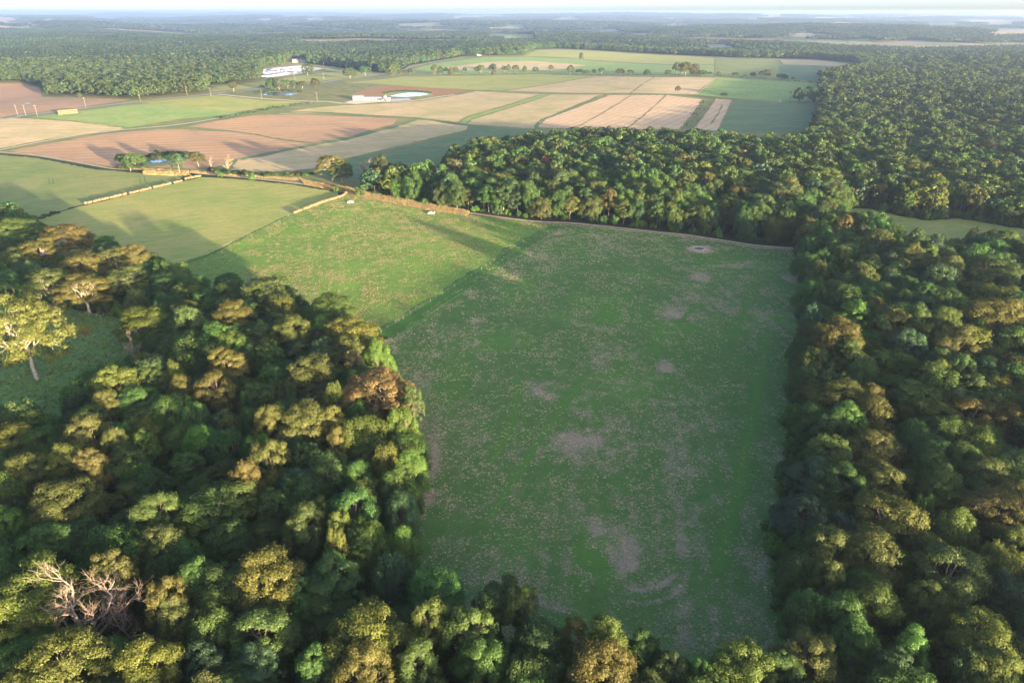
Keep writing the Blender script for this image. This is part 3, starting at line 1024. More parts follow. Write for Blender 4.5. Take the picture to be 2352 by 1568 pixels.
TINT = {
    'olive': (0.074, 0.104, 0.030), 'green': (0.058, 0.112, 0.032), 'bright': (0.080, 0.150, 0.034), 'blue': (0.050, 0.090, 0.048),
    'yellow': (0.094, 0.118, 0.028), 'russet': (0.18, 0.16, 0.062), 'brown': (0.070, 0.084, 0.032), 'dark': (0.046, 0.086, 0.028), 'gold': (0.097, 0.099, 0.030),  # gold has the warm sunlight of lit crowns put into the leaf colour
    'pink': (0.24, 0.11, 0.07),
}
LOOK = {'olive': 'olive green', 'green': 'mid green', 'bright': 'bright green', 'blue': 'blue-green', 'yellow': 'yellow-green', 'russet': 'russet-brown', 'brown': 'brownish olive',
        'dark': 'dark green', 'gold': 'golden olive', 'pink': 'pinkish red'}
SHAPE = {'oak': 'oak', 'tuft': 'clumpy oak', 'spread': 'flat-crowned tree', 'dense': 'round tree', 'vine': 'vine-draped tree', 'cone': 'pointed tree'}

TREES = []      # dict per individual tree


def add_tree(x, y, R, H, kind, tint, label=None, special=False, cat='tree', group=None):
    TREES.append(dict(x=x, y=y, R=R, H=H, kind=kind, tint=tint, label=label, special=special, group=group))


def pxt(cx, cy, w, kind='oak', tint='olive', H=14.0, label=None):
    """tree whose crown centre shows at (cx, cy) and whose crown is w pixels wide"""
    zc = H * 0.66
    x, y = G(cx, cy, zc)
    if cx > 1700 and tint in ('gold', 'brown') and int(cx) % 3:
        tint = 'olive'
    if cx > 1700:
        H = H + 2.8 if (cy < 830 and kind != 'vine') else 12.3 + (H - 12.3) * 0.62
    else:
        H = 12.3 + (H - 12.3) * 0.85
    R = max(1.5, w * 0.5 / FOC * depth_of(x, y, zc)) * 1.08
    R = min(R, 9.0)
    add_tree(x, y, R, H, kind, tint, label, special=label is not None)


NEAR = """
36 532 80 oak olive 16|75 530 60 oak green 15|150 544 90 oak gold 17|90 580 125 spread gold 17|190 610 110 oak gold 16.5|264 598 70 spread gold 16|312 590 62 oak gold 17|112 652 92 spread olive 16.5
190 662 105 spread gold 16|290 642 100 spread olive 14.5|30 598 70 spread olive 15|244 566 46 oak dark 13|344 606 48 oak dark 12|24 642 60 oak dark 12.5|330 742 95 oak yellow 14|410 626 50 dense olive 10
440 658 80 vine green 11|380 662 60 oak dark 11|430 720 70 oak olive 13|396 702 60 vine green 11|410 752 60 oak green 12|525 651 60 dense dark 9|520 678 90 vine green 11|534 726 80 tuft gold 16.5
646 710 72 vine yellow 14|763 715 95 oak olive 15.5|807 766 108 oak yellow 15|668 765 90 tuft olive 15|602 770 95 vine green 12|745 810 80 vine blue 12.5|800 810 70 oak olive 13.5|866 816 60 vine bright 13
708 860 100 tuft olive 16|525 842 75 oak gold 16.5|492 897 75 oak gold 16|814 842 48 dense russet 13.5|950 924 40 oak olive 13.5|624 875 80 vine green 12|580 820 60 vine green 11.5|646 908 80 vine green 12
591 920 70 oak green 12|765 920 50 vine yellow 14|266 881 92 oak yellow 15.5|332 845 45 oak gold 13|404 867 52 vine yellow 14|360 881 60 oak olive 12.5|320 925 80 oak green 12|246 935 52 oak gold 14
420 901 50 oak yellow 13|400 945 110 vine green 12.5|450 960 60 vine green 12|202 1011 92 tuft gold 17|266 1030 52 oak gold 15.5|26 1023 92 oak yellow 15|66 985 60 oak olive 13|90 1027 90 oak green 12.5
110 993 60 vine green 11|68 1087 92 oak olive 15|156 1073 72 oak yellow 15|216 1078 72 oak gold 15.5|285 1075 90 oak dark 13|210 967 60 oak olive 13|180 943 60 vine blue 10.5|465 1015 80 vine bright 12
154 1160 130 oak gold 16.5|126 1247 90 oak green 13|14 1213 80 oak bright 14|70 1275 90 oak green 12.5|364 1190 100 tuft olive 16|378 1255 90 oak olive 14|490 1171 125 spread olive 15.5|260 1322 90 spread gold 16.5
84 1367 170 oak yellow 17|22 1437 100 oak yellow 16|392 1389 90 tuft gold 15.5|448 1345 90 oak green 13|410 1428 80 oak olive 13|140 1529 175 oak yellow 17|350 1535 120 tuft yellow 15.5|252 1524 80 oak green 12
490 1451 100 vine green 13|476 1535 90 oak blue 12|70 1455 90 oak green 12|196 1241 80 oak dark 12|620 978 62 tuft gold 16|708 978 112 oak gold 16|759 980 62 oak gold 16|833 996 112 vine yellow 14.5
921 976 72 vine yellow 13.5|778 1020 45 oak gold 14|624 1064 90 tuft gold 15.5|565 1112 66 tuft gold 17|525 1155 120 oak olive 14|632 1165 72 dense green 12.5|525 1029 100 vine dark 12|591 1035 60 vine bright 12.5
756 1084 100 vine green 12.5|888 1064 65 vine yellow 13.5|943 1073 70 vine bright 12|690 1139 90 vine green 12|822 1095 70 vine green 11.5|811 1178 100 oak green 14.5|701 1216 92 tuft olive 15|778 1222 60 tuft olive 14
910 1117 80 vine green 11.5|921 1172 80 vine blue 11|844 1249 100 vine bright 13|921 1249 70 vine green 11.5|778 1262 60 vine yellow 14|525 1249 90 oak dark 12|621 1335 135 oak gold 17|682 1380 80 oak green 12.5
762 1335 110 oak green 13.5|832 1268 70 oak green 12.5|903 1316 92 vine blue 12|602 1463 130 oak green 13.5|842 1463 160 tuft yellow 16|1002 1362 112 oak green 12.5|989 1436 82 tuft olive 14.5|1082 1463 110 tuft olive 14.5
842 1556 112 tuft gold 15.5|957 1538 92 tuft olive 14.5|1109 1526 100 oak green 13|735 1530 90 oak green 12.5|589 1543 90 oak blue 12|1149 1385 100 oak dark 11.5|1202 1403 82 tuft olive 13|1314 1471 60 tuft gold 12.5
1394 1479 90 tuft yellow 14|1382 1535 130 oak gold 15|1242 1479 90 oak dark 12.5|1478 1501 70 oak dark 11.5|1702 1531 130 tuft gold 14.5|1542 1547 80 oak dark 11.5|1790 1556 80 oak green 12|1610 1560 60 oak green 11
1920 792 86 oak gold 16|2017 568 66 dense brown 14|1855 607 60 vine green 11|2092 607 50 oak yellow 14.5|2125 607 42 oak yellow 14.5|2177 633 50 oak olive 14|2277 640 110 oak olive 14|1985 666 70 vine green 12
1865 672 62 vine bright 11|2082 663 72 vine green 12.5|2180 692 80 vine green 12.5|2066 721 80 vine green 12|2294 685 110 vine yellow 14|2277 744 112 oak gold 16|2099 753 62 oak brown 14.5|2164 760 62 oak gold 14.5
1887 731 72 vine green 11|2190 809 72 oak gold 14.5|2082 809 70 oak blue 12.5|1978 861 62 vine green 12.5|2082 848 72 vine bright 12.5|1920 916 130 oak olive 15|2001 949 100 oak gold 15.5|2108 916 120 dense olive 13.5
2232 955 100 oak gold 15.5|2307 965 90 oak gold 15.5|2294 900 60 vine yellow 14|1871 971 92 oak green 12.5|2001 1030 112 oak gold 15.5|1903 1043 80 oak olive 14|2099 1004 80 vine bright 12.5|2245 1020 100 vine yellow 13.5
1842 880 60 vine dark 10.5|1842 809 58 vine green 10|2017 1101 92 oak gold 15.5|1871 1095 90 oak blue 12.5|2164 1123 92 oak gold 14|2277 1172 120 oak gold 15.5|1842 1188 110 oak blue 13|2043 1188 130 oak gold 16
2001 1270 130 oak gold 15.5|2196 1214 92 vine yellow 14.5|1903 1270 92 tuft gold 14.5|2180 1312 130 oak gold 16|1900 1335 62 tuft gold 14.5|2294 1296 90 vine yellow 13.5|2001 1387 112 oak olive 14|1848 1404 80 vine green 12
1930 1413 92 oak green 13.5|2131 1387 92 oak olive 13.5|2092 1485 82 cone bright 14|2261 1478 140 oak yellow 15.5|1855 1517 120 tuft olive 14.5|2050 1550 92 dense blue 13|2277 1552 100 oak yellow 14.5|2115 1182 52 vine bright 13
2326 1253 70 oak olive 14|2212 1541 80 vine green 13|1965 1480 90 oak green 12.5|1150 1180 0 x x 0|2151 442 100 dense olive 15|2100 400 60 oak olive 15|1890 420 70 oak olive 16|1800 455 70 oak olive 16|1700 450 60 oak gold 15.5
1650 415 62 oak olive 16|1590 420 62 oak olive 15.5|1460 440 70 oak olive 16|1330 430 60 oak olive 15|1200 400 70 oak olive 15.5|1130 390 60 oak gold 15|1080 400 60 oak gold 15|1205 445 45 vine yellow 12|1310 470 40 oak gold 12
1040 385 45 oak gold 15|1020 420 40 oak olive 15|1260 505 0 x x 0
"""
for row in NEAR.strip().split('\n'):
    for it in row.split('|'):
        q = it.split()
        if q[3] == 'x':
            continue
        pxt(float(q[0]), float(q[1]), float(q[2]), q[3], q[4], float(q[5]))

# trees the photograph singles out
def special(base, topy, w, kind, tint, label):
    x, y = G(*base)
    H = height_at(base, topy)
    R = w * 0.5 / FOC * depth_of(x, y, H * 0.6)
    add_tree(x, y, R, H, kind, tint, label, True)


special((86, 872), 690, 165, 'spread', 'yellow', 'lone broad yellow-green oak with a pale trunk standing in the grassy clearing at left')
pxt(616, 671, 108, 'dense', 'olive', 16.5, 'tall dense olive oak at the corner of the left wood beside the tussock pasture')
pxt(864, 898, 155, 'dense', 'russet', 15.0, 'big russet-brown tree on the right edge of the left wood beside the pasture')
pxt(1251, 377, 22, 'dense', 'pink', 15.5, 'small pinkish-red tree in the middle of the central wood')
special((764, 416), 357, 62, 'spread', 'gold', 'wide golden tree just left of the white dead tree beside the dirt track')
special((786, 419), 372, 50, 'dense', 'olive', 'rounded olive tree between the wide golden tree and the white dead tree')
special((880, 431), 361, 46, 'tuft', 'brown', 'tall ragged brown-olive tree just right of the white dead tree')
special((919, 434), 375, 46, 'spread', 'brown', 'spreading tree second to the right of the white dead tree')
special((957, 439), 389, 44, 'oak', 'gold', 'golden round tree at the left tip of the central wood by the track')
special((281, 381), 354, 26, 'oak', 'bright', 'leftmost bright green tree beside the small pond by the dirt track')
special((311, 380), 354, 46, 'dense', 'bright', 'wide bushy green tree at the left end of the small pond by the track')
special((365, 375), 343, 17, 'cone', 'yellow', 'slim pale poplar standing in front of the small pond by the track')
special((398, 366), 352, 36, 'vine', 'green', 'low green willow on the right bank of the small pond by the track')
special((456, 384), 350, 32, 'oak', 'gold', 'golden-topped tree with bare stem right of the small pond by the track')

HEDGE = []
for (x, y, w, ty) in [(645, 520, 45, 445), (685, 515, 40, 460), (720, 510, 30, 465), (755, 520, 35, 465), (790, 515, 40, 460), (850, 505, 25, 465), (935, 505, 40, 460), (962, 505, 45, 450),
                      (1045, 480, 50, 440), (1052, 528, 36, 485), (1125, 500, 40, 455), (1153, 500, 25, 445), (1203, 500, 45, 450), (1265, 500, 28, 455), (1337, 502, 40, 463), (1445, 500, 35, 450),
                      (1578, 515, 45, 450), (1640, 512, 52, 478), (1688, 512, 40, 485), (1740, 512, 28, 478), (1793, 513, 45, 468), (1920, 513, 60, 475), (1990, 515, 40, 482), (2105, 517, 42, 480),
                      (2250, 522, 45, 482), (2310, 520, 60, 430), (2345, 520, 50, 432)]:
    HEDGE.append((784 + x / 3, y / 3, w / 3, ty / 3, 'row'))
for (x, y, w, ty) in [(20, 520, 70, 430), (80, 520, 70, 440), (135, 522, 60, 485), (187, 522, 28, 495), (247, 524, 26, 493), (362, 528, 45, 500), (430, 528, 22, 512), (484, 530, 40, 500),
                      (545, 535, 45, 490), (578, 535, 55, 480), (665, 545, 40, 508), (700, 545, 42, 512), (760, 548, 24, 533), (955, 550, 70, 485)]:
    HEDGE.append((1568 + x / 3, y / 3, w / 3, ty / 3, 'row'))
HEDGE += [(1568 + 800 / 3, 712 / 3, 28, 605 / 3, 'oakgrp'), (1568 + 860 / 3, 712 / 3, 34, 598 / 3, 'oakgrp'), (1568 + 900 / 3, 706 / 3, 20, 615 / 3, 'oakgrp'),
          (1568 + 283 / 3, 221, 15, 213.5, 'bush'), (784 + 2317 / 3, 216, 13, 198, 'lonetree'), (784 + 1652 / 3, 140, 9, 121.5, 'lonehill'),
          (784 + 475 / 3, 172, 12, 158, 'road'), (784 + 350 / 3, 174, 22, 146, 'road'), (784 + 60 / 3, 181, 30, 156, 'road'), (784 + 165 / 3, 174, 24, 153, 'road'), (784 + 405 / 3, 172, 10, 160, 'road'),
          (537, 211, 20, 189, 'road'), (625, 206, 22, 178, 'pond'), (642, 207, 26, 180, 'pond'), (661, 203, 18, 184, 'pond'), (676, 203, 18, 185, 'pond'), (695, 204, 20, 187, 'pond'), (725, 199, 20, 180, 'pond'),
          (707, 174, 26, 146, 'barn'), (602, 203, 12, 196, 'road'), (183, 224, 10, 213, 'edge'), (648, 150, 16, 134, 'barn')]
words = {'row': 'tree of the long far tree row', 'oakgrp': 'tree of the clump beside the right-hand forest', 'bush': 'small dark bush at the corner of the wheat stubble',
         'lonetree': 'small tree alone at the top edge of the wheat stubble', 'lonehill': 'lone tree on the far grassy hill', 'road': 'tree beside the paved road', 'pond': 'tree in the clump behind the roadside pond',
         'barn': 'rounded tree beside the long barns', 'edge': 'small bush at the edge of the ploughed field'}
tints = ['green', 'olive', 'olive', 'dark', 'brown', 'gold']
grp_n = {}
for k, (bx, by, w, ty, g) in enumerate(HEDGE):
    grp_n.setdefault(g, []).append((bx, k))
ordw = ['first', 'second', 'third', 'fourth', 'fifth', 'sixth', 'seventh', 'eighth', 'ninth', 'tenth', 'eleventh', 'twelfth', 'thirteenth', 'fourteenth', 'fifteenth', 'sixteenth', 'seventeenth',
        'eighteenth', 'nineteenth', 'twentieth', 'twenty-first']
for g, l in grp_n.items():
    l.sort()
    n = len(l)
    for i, (bx, k) in enumerate(l):
        bx, by, w, ty, _ = HEDGE[k]
        tn = 'dark' if g in ('oakgrp', 'bush') else tints[(k * 5 + 2) % 6]
        lk = LOOK[tn]
        if n == 1:
            lab = f'{lk} {words[g]}'
        elif i < (n + 1) // 2:
            lab = f'{lk} {words[g]}, {ordw[i]} from the left'
        else:
            lab = f'{lk} {words[g]}, {ordw[n - 1 - i]} from the right'
        x, y = G(bx, by)
        H = max(3.0, height_at((bx, by), ty))
        R = max(1.6, w * 0.5 / FOC * depth_of(x, y))
        add_tree(x, y, R, H, ['oak', 'dense', 'oak', 'vine', 'dense'][k % 5], tn, lab, True)

# ------------------------------------------------------------------ woodland fill
OPEN = [HULL, F1, F2, F3, F4, CLEAR, RCLEAR]
TRK = resample(TRACK, 10)
EXL = [(np.array(LANE), 11.0), (np.array(PTS([(0, 514), (85, 503), (173, 476), (300, 447), (463, 406)])), 8.0), (np.array(PTS([(385, 616), (500, 575), (677, 491), (790, 449)])), 7.0)]


def is_wood(x, y, margin=2.0):
    ok = np.ones(x.shape, bool)
    for p in OPEN:
        P = np.array(p)
        bb = (x > P[:, 0].min() - 10) & (x < P[:, 0].max() + 10) & (y > P[:, 1].min() - 10) & (y < P[:, 1].max() + 10)
        if not bb.any():
            continue
        idx = np.where(bb & ok)[0]
        ins = inside(x[idx], y[idx], p)
        ed = edge_dist(x[idx], y[idx], p)
        m = margin[idx] if isinstance(margin, np.ndarray) else margin
        ok[idx] = ~ins & (ed > m)
    for ln, w in EXL:
        idx = np.where(ok & (y < 700))[0]
        ok[idx] = edge_dist(x[idx], y[idx], ln, False) > w
    idx = np.where(ok & (y < 700))[0]
    ok[idx] = edge_dist(x[idx], y[idx], TRK, False) > 4.5
    return ok


def jgrid(x0, x1, y0, y1, s, jit=0.42):
    xs, ys = np.meshgrid(np.arange(x0, x1, s), np.arange(y0, y1, s * 0.9))
    xs[1::2] += s / 2
    return (xs + rng.uniform(-jit, jit, xs.shape) * s).ravel(), (ys + rng.uniform(-jit, jit, ys.shape) * s).ravel()


def in_view(x, y, pad=1.12):
    return (y > 20) & (np.abs(x) < (y * CP + 45) * 0.7265 * pad + 12)


FX, FY = [], []
for (x0, x1, y0, y1, s) in ((-420, 620, -190, 460, 6.9), (-1050, 1050, 460, 1500, 8.2)):
    x, y = jgrid(x0, x1, y0, y1, s)
    m = is_wood(x, y, 2.6)
    x, y = x[m], y[m]
    # keep what is in view, and what stands to the right and behind and throws the long shadows
    v = in_view(x, y) | ((y < 460) & (x > 0) & (x < 330 + y * 0.75)) | ((y < 80) & (x > -160))
    FX.append(x[v])
    FY.append(y[v])
FX = np.concatenate(FX)
FY = np.concatenate(FY)
TREES_X = [G(209, 1484, 3.5) + (5.5,), G(300, 1400, 9) + (2.5,), G(228, 1128, 10) + (2.0,)]
tx = np.array([t['x'] for t in TREES] + [q[0] for q in TREES_X])
ty_ = np.array([t['y'] for t in TREES] + [q[1] for q in TREES_X])
tR = np.array([t['R'] for t in TREES] + [q[2] for q in TREES_X])
keep = np.ones(len(FX), bool)
for x, y, R in zip(tx, ty_, tR):
    keep &= np.hypot(FX - x, FY - y) > R * 0.72 + 2.0
FX, FY = FX[keep], FY[keep]
dist = np.hypot(FX, FY)
dn = fbm(FX, FY, 45, 5)
emer = rng.uniform(0, 1, len(FX)) < (0.10 + 0.25 * (FY > 330))
FH = 10.8 + rng.normal(0, 1.1, len(FX)) + 3.0 * (dn - 0.5) + emer * rng.uniform(1.5, 4.0, len(FX)) + 2.2 * np.clip((FY - 300) / 80, 0, 1)
FH = FH + np.where((FX > 90) & (FY < 330), 1.3, 0) + np.where((FX > 60) & (rng.uniform(0, 1, len(FX)) < 0.05), 3.0, 0)
FR = rng.uniform(3.0, 5.6, len(FX)) + emer * 1.0
wts = [('green', 0.36), ('olive', 0.29), ('bright', 0.06), ('blue', 0.05), ('dark', 0.15), ('yellow', 0.03), ('gold', 0.03), ('brown', 0.03)]
FT = rng.choice([w[0] for w in wts], len(FX), p=[w[1] for w in wts])
near_k = rng.choice(['oak', 'oak', 'tuft', 'vine', 'dense', 'vine'], len(FX))
fed = np.full(len(FX), 1e9)
for p in OPEN:
    fed = np.minimum(fed, edge_dist(FX, FY, p))
near_k[FY > 320] = rng.choice(['oak', 'oak', 'dense', 'tuft', 'oak'], (FY > 320).sum())

near_k = np.where((fed < 10) & (rng.uniform(0, 1, len(FX)) < 0.75), 'vine', near_k)
vis = in_view(FX, FY, 1.0)
# the bottom edge of the picture cuts what stands too close
u_, v_ = 0, 0
low = CAM_H - FH * 0.6
zc = FY * CP + low * SP
vv = (low * CP - FY * SP) / zc * FOC + 784
vis &= vv < 1640
order = np.argsort(np.where(vis, dist, 1e9))
n_ind = min(int(vis.sum()), 150)
indiv = order[:n_ind]
for i in indiv:
    add_tree(float(FX[i]), float(FY[i]), float(FR[i]), float(FH[i]), str(near_k[i]), str(FT[i]))
rest = np.ones(len(FX), bool)
rest[indiv] = False

# ---- labels of the woodland trees: the nearest landmark, the side of it, and the place in that order
def to_px(x, y, z):
    dz = z - CAM_H
    zc = y * CP - dz * SP
    return 1176 + x / zc * FOC, 784 + (-dz * CP - y * SP) / zc * FOC


LMK = [('the lone oak in the clearing', 66, 756), ('the forked bare tree', 310, 830), ('the big russet-brown tree', 864, 898), ('the tall olive corner oak', 616, 671),
       ('the huge dead tree', 205, 1420), ("the pasture's bottom left corner", 950, 1330), ("the pasture's bottom right corner", 1790, 1470),
       ("the pasture's top right corner", 1830, 585), ("the right clearing's left tip", 1950, 485), ('the round feeding ring', 1605, 573), ('the white dead tree', 830, 400),
       ('the small pinkish-red tree', 1251, 377), ('the grassy gap at right', 2330, 530)]
seen = {}
for t in TREES:
    if t['label']:
        continue
    cx, cy = to_px(t['x'], t['y'], t['H'] * 0.66)
    k = min(range(len(LMK)), key=lambda i: (LMK[i][1] - cx) ** 2 + (LMK[i][2] - cy) ** 2)
    dx, dy = cx - LMK[k][1], cy - LMK[k][2]
    side = ('right of' if dx > 0 else 'left of') if abs(dx) > abs(dy) else ('in front of' if dy > 0 else 'behind')
    seen.setdefault((k, side), []).append((math.hypot(dx, dy), id(t), t))
for (k, side), l in seen.items():
    l.sort(key=lambda q: q[:2])
    for i, (_, _, t) in enumerate(l):
        if i < 16:
            t['label'] = f"{LOOK[t['tint']]} {SHAPE[t['kind']]}, {ordw[i]} tree {side} {LMK[k][0]}"
            t['group'] = 'woodland trees'
        else:
            t['label'] = f"{LOOK[t['tint']]} {SHAPE[t['kind']]}, farther {side} {LMK[k][0]}"
            t['group'] = f"{LOOK[t['tint']]} {t['kind']} trees well {side} {LMK[k][0]}"

cnt = {}
for t in TREES:
    c = cnt.get(t['kind'], 0)
    cnt[t['kind']] = c + 1
    lst = KIND[t['kind']]
    cm, tm, R0, H0 = lst[c % len(lst)]
    s = (t['R'] / R0, t['R'] / R0, t['H'] / H0)
    nm = 'bush' if t['H'] < 4.5 else {'oak': 'oak_tree', 'tuft': 'oak_tree', 'spread': 'oak_tree', 'dense': 'tree', 'vine': 'vine_covered_tree', 'cone': 'poplar_tree'}[t['kind']]
    e = bpy.data.objects.new(nm, None)
    COL.objects.link(e)
    e.empty_display_size = 1
    e.location = (t['x'], t['y'], float(hgt(t['x'], t['y'])))
    e.rotation_euler = (0, 0, random.uniform(0, 6.28))
    tag(e, t['label'], 'bush' if nm == 'bush' else 'tree', t.get('group'))
    tc = TINT[t['tint']]
    j = [random.uniform(0.88, 1.12) for _ in range(3)]
    cr = bpy.data.objects.new('crown', cm)
    COL.objects.link(cr)
    cr.parent = e
    cr.scale = s
    cr['tint'] = [tc[0] * j[0], tc[1] * j[1], tc[2] * j[2]]
    tr = bpy.data.objects.new('trunk', tm)
    COL.objects.link(tr)
    tr.parent = e
    tr.scale = s

# ------------------------------------------------------------------ instanced masses
def hidden_obj(name, me):
    return bpy.data.objects.new(name, me)


def join_geo(parts):
    """parts: list of (V, F(list or array), material index, lv)"""
    V = []
    F = []
    MI = []
    LV = []
    off = 0
    for v, f, mi, lv in parts:
        v = np.asarray(v)
        V.append(v)
        F += [tuple(int(q) + off for q in ff) for ff in f]
        MI += [mi] * len(f)
        LV.append(lv if lv is not None else np.full(len(v), 0.5))
        off += len(v)
    return np.concatenate(V), F, MI, np.concatenate(LV)


def tree_proto(name, seed, n_clump, leaves, lsize, csize, trunk=True, mats=None, **kw):
    v, f, lv, B, C = crown_geo(seed, clumps=n_clump, leaves=leaves, lsize=lsize, csize=csize, **kw)
    if trunk:
        tv, tf = trunk_geo(seed, kw.get('H', 14), B, C, 0.27, limbs=False, sides=5)
        V, F, MI, LV = join_geo([(v, f, 0, lv), (tv, tf, 1, None)])
        me = bpy.data.meshes.new(name)
        me.from_pydata([tuple(map(float, q)) for q in V], [], F)
        me.materials.append(M['leaf'])
        me.materials.append(M['bark'])
        me.polygons.foreach_set('material_index', MI)
        a = me.attributes.new('lv', 'FLOAT', 'POINT')
        a.data.foreach_set('value', LV.astype(np.float32))
    else:
        me = fast_mesh(name, v, f, [M['leaf']], {'lv': lv})
    return hidden_obj(name, me)


def scatter(name, protos, pts, rotz, scl, idx, tint, label=None, tilt=None):
    """one object: its vertices carry instances of the prototypes through geometry nodes"""
    coll = bpy.data.collections.new(name + '_kinds')
    for i, p in enumerate(protos):
        p.name = f'{chr(97 + i // 26)}{chr(97 + i % 26)}_{name}'
        coll.objects.link(p)
    me = bpy.data.meshes.new(name)
    n = len(pts)
    me.vertices.add(n)
    me.vertices.foreach_set('co', np.asarray(pts, np.float32).ravel())
    a = me.attributes.new('rot', 'FLOAT_VECTOR', 'POINT')
    r3 = np.zeros((n, 3), np.float32)
    if tilt is not None:
        r3[:, :2] = tilt
    r3[:, 2] = rotz
    a.data.foreach_set('vector', r3.ravel())
    a = me.attributes.new('scl', 'FLOAT_VECTOR', 'POINT')
    a.data.foreach_set('vector', np.asarray(scl, np.float32).ravel())
    a = me.attributes.new('idx', 'INT', 'POINT')
    a.data.foreach_set('value', np.asarray(idx, np.int32))
    a = me.attributes.new('tint', 'FLOAT_VECTOR', 'POINT')
    a.data.foreach_set('vector', np.asarray(tint, np.float32).ravel())
    o = bpy.data.objects.new(name, me)
    COL.objects.link(o)
    o['kind'] = 'stuff'
    if label:
        o['label'] = label
    ng = bpy.data.node_groups.new(name, 'GeometryNodeTree')
    ng.interface.new_socket('Geometry', in_out='INPUT', socket_type='NodeSocketGeometry')
    ng.interface.new_socket('Geometry', in_out='OUTPUT', socket_type='NodeSocketGeometry')
    gi = ng.nodes.new('NodeGroupInput')
    go = ng.nodes.new('NodeGroupOutput')
    ci = ng.nodes.new('GeometryNodeCollectionInfo')
    ci.inputs['Collection'].default_value = coll
    ci.inputs['Separate Children'].default_value = True
    ci.inputs['Reset Children'].default_value = True
    ip = ng.nodes.new('GeometryNodeInstanceOnPoints')
    ip.inputs['Pick Instance'].default_value = True

    def named(nm, dt):
        q = ng.nodes.new('GeometryNodeInputNamedAttribute')
        q.data_type = dt
        q.inputs['Name'].default_value = nm
        return q.outputs['Attribute']
    ng.links.new(gi.outputs[0], ip.inputs['Points'])
    ng.links.new(ci.outputs[0], ip.inputs['Instance'])
    ng.links.new(named('idx', 'INT'), ip.inputs['Instance Index'])
    ng.links.new(named('rot', 'FLOAT_VECTOR'), ip.inputs['Rotation'])
    ng.links.new(named('scl', 'FLOAT_VECTOR'), ip.inputs['Scale'])
    ng.links.new(ip.outputs[0], go.inputs[0])
    md = o.modifiers.new('scatter', 'NODES')
    md.node_group = ng
    return o


def tints_for(names):
    arr = np.array([TINT[n] for n in names])
    return arr * rng.uniform(0.85, 1.15, arr.shape)


protos = []
for i in range(4):
    protos.append(tree_proto('p', 300 + i * 7, 110, 110, 0.38, 1.1, R=5.0, H=14, low=0.25, boughs=10))
protos.append(tree_proto('p', 340, 100, 110, 0.38, 1.1, R=5.0, H=14, low=0.06, boughs=10, droop=0.9))
for i in range(4):
    protos.append(tree_proto('p', 400 + i * 7, 60, 26, 0.85, 1.25, R=5.0, H=14, low=0.25, boughs=8))
for i in range(3):
    protos.append(tree_proto('p', 460 + i * 7, 42, 14, 1.3, 1.4, R=5.0, H=14, low=0.2, boughs=8, trunk=False))
rx, ry = FX[rest], FY[rest]
rd = np.hypot(rx, ry)
k = len(rx)
ri = np.where(rd < 420, rng.integers(0, 5, k), np.where(rd < 850, rng.integers(5, 9, k), rng.integers(9, 12, k)))
ri = np.where((rd < 420) & (fed[rest] < 10), 4, ri)
off_v = ~in_view(rx, ry)
ri = np.where(off_v, rng.integers(5, 9, k), ri)
tnt = tints_for(FT[rest])
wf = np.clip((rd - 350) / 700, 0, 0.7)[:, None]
tnt = tnt * (1 - wf) + np.array((0.048, 0.068, 0.026)) * wf * rng.uniform(0.8, 1.2, (k, 1))  # far tints sink to a dark mean: canopy self-shade and haze painted in
sR = FR[rest] / 5.0 * np.where(rd > 460, 1.12, 1.0)
sH = FH[rest] / 14.0
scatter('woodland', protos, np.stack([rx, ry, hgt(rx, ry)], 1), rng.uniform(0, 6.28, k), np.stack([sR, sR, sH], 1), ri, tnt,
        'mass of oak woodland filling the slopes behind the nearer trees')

# far-off woods: tiles of low trees
def tile_proto(seed, S=60.0, n=62):
    r = np.random.default_rng(seed)
    VV, FF, LV = [], [], []
    off = 0
    for i in range(n):
        cx, cy = r.uniform(-S / 2, S / 2, 2)
        R = r.uniform(3.6, 5.8)
        H = r.uniform(10, 16)
        m = 22
        P = []
        N = []
        d = r.normal(0, 1, (m, 3))
        d[:, 2] = np.abs(d[:, 2]) * 0.9 - 0.15
        d /= np.linalg.norm(d, axis=1)[:, None]
        p = d * np.array([R, R, H * 0.42]) * r.uniform(0.75, 1.05, (m, 1)) + np.array([cx, cy, H * 0.58])
        nn = d + r.normal(0, 0.25, (m, 3))
        nn /= np.linalg.norm(nn, axis=1)[:, None]
        v, f = leaf_quads(p, nn, r.uniform(2.6, 4.2, m), r, 0.9)
        VV.append(v)
        FF.append(f + off)
        off += len(v)
        LV.append(np.repeat(np.clip(r.beta(2, 3, m) * 0.6 + r.uniform(0, 0.4), 0, 1), 4))
    # dark interior so that the canopy is closed
    g = np.linspace(-S / 2 - 1, S / 2 + 1, 9)
    X, Y = np.meshgrid(g, g)
    Z = 6.5 + r.uniform(-1.5, 2.0, X.shape)
    v = np.stack([X.ravel(), Y.ravel(), Z.ravel()], 1)
    ii, jj = np.meshgrid(np.arange(8), np.arange(8))
    a = (jj * 9 + ii).ravel()
    VV.append(v)
    FF.append(np.stack([a, a + 1, a + 10, a + 9], 1) + off)
    LV.append(np.full(len(v), 0.25))
    return hidden_obj('tile', fast_mesh('tile', np.concatenate(VV), np.concatenate(FF), [M['leaf']], {'lv': np.concatenate(LV)}))


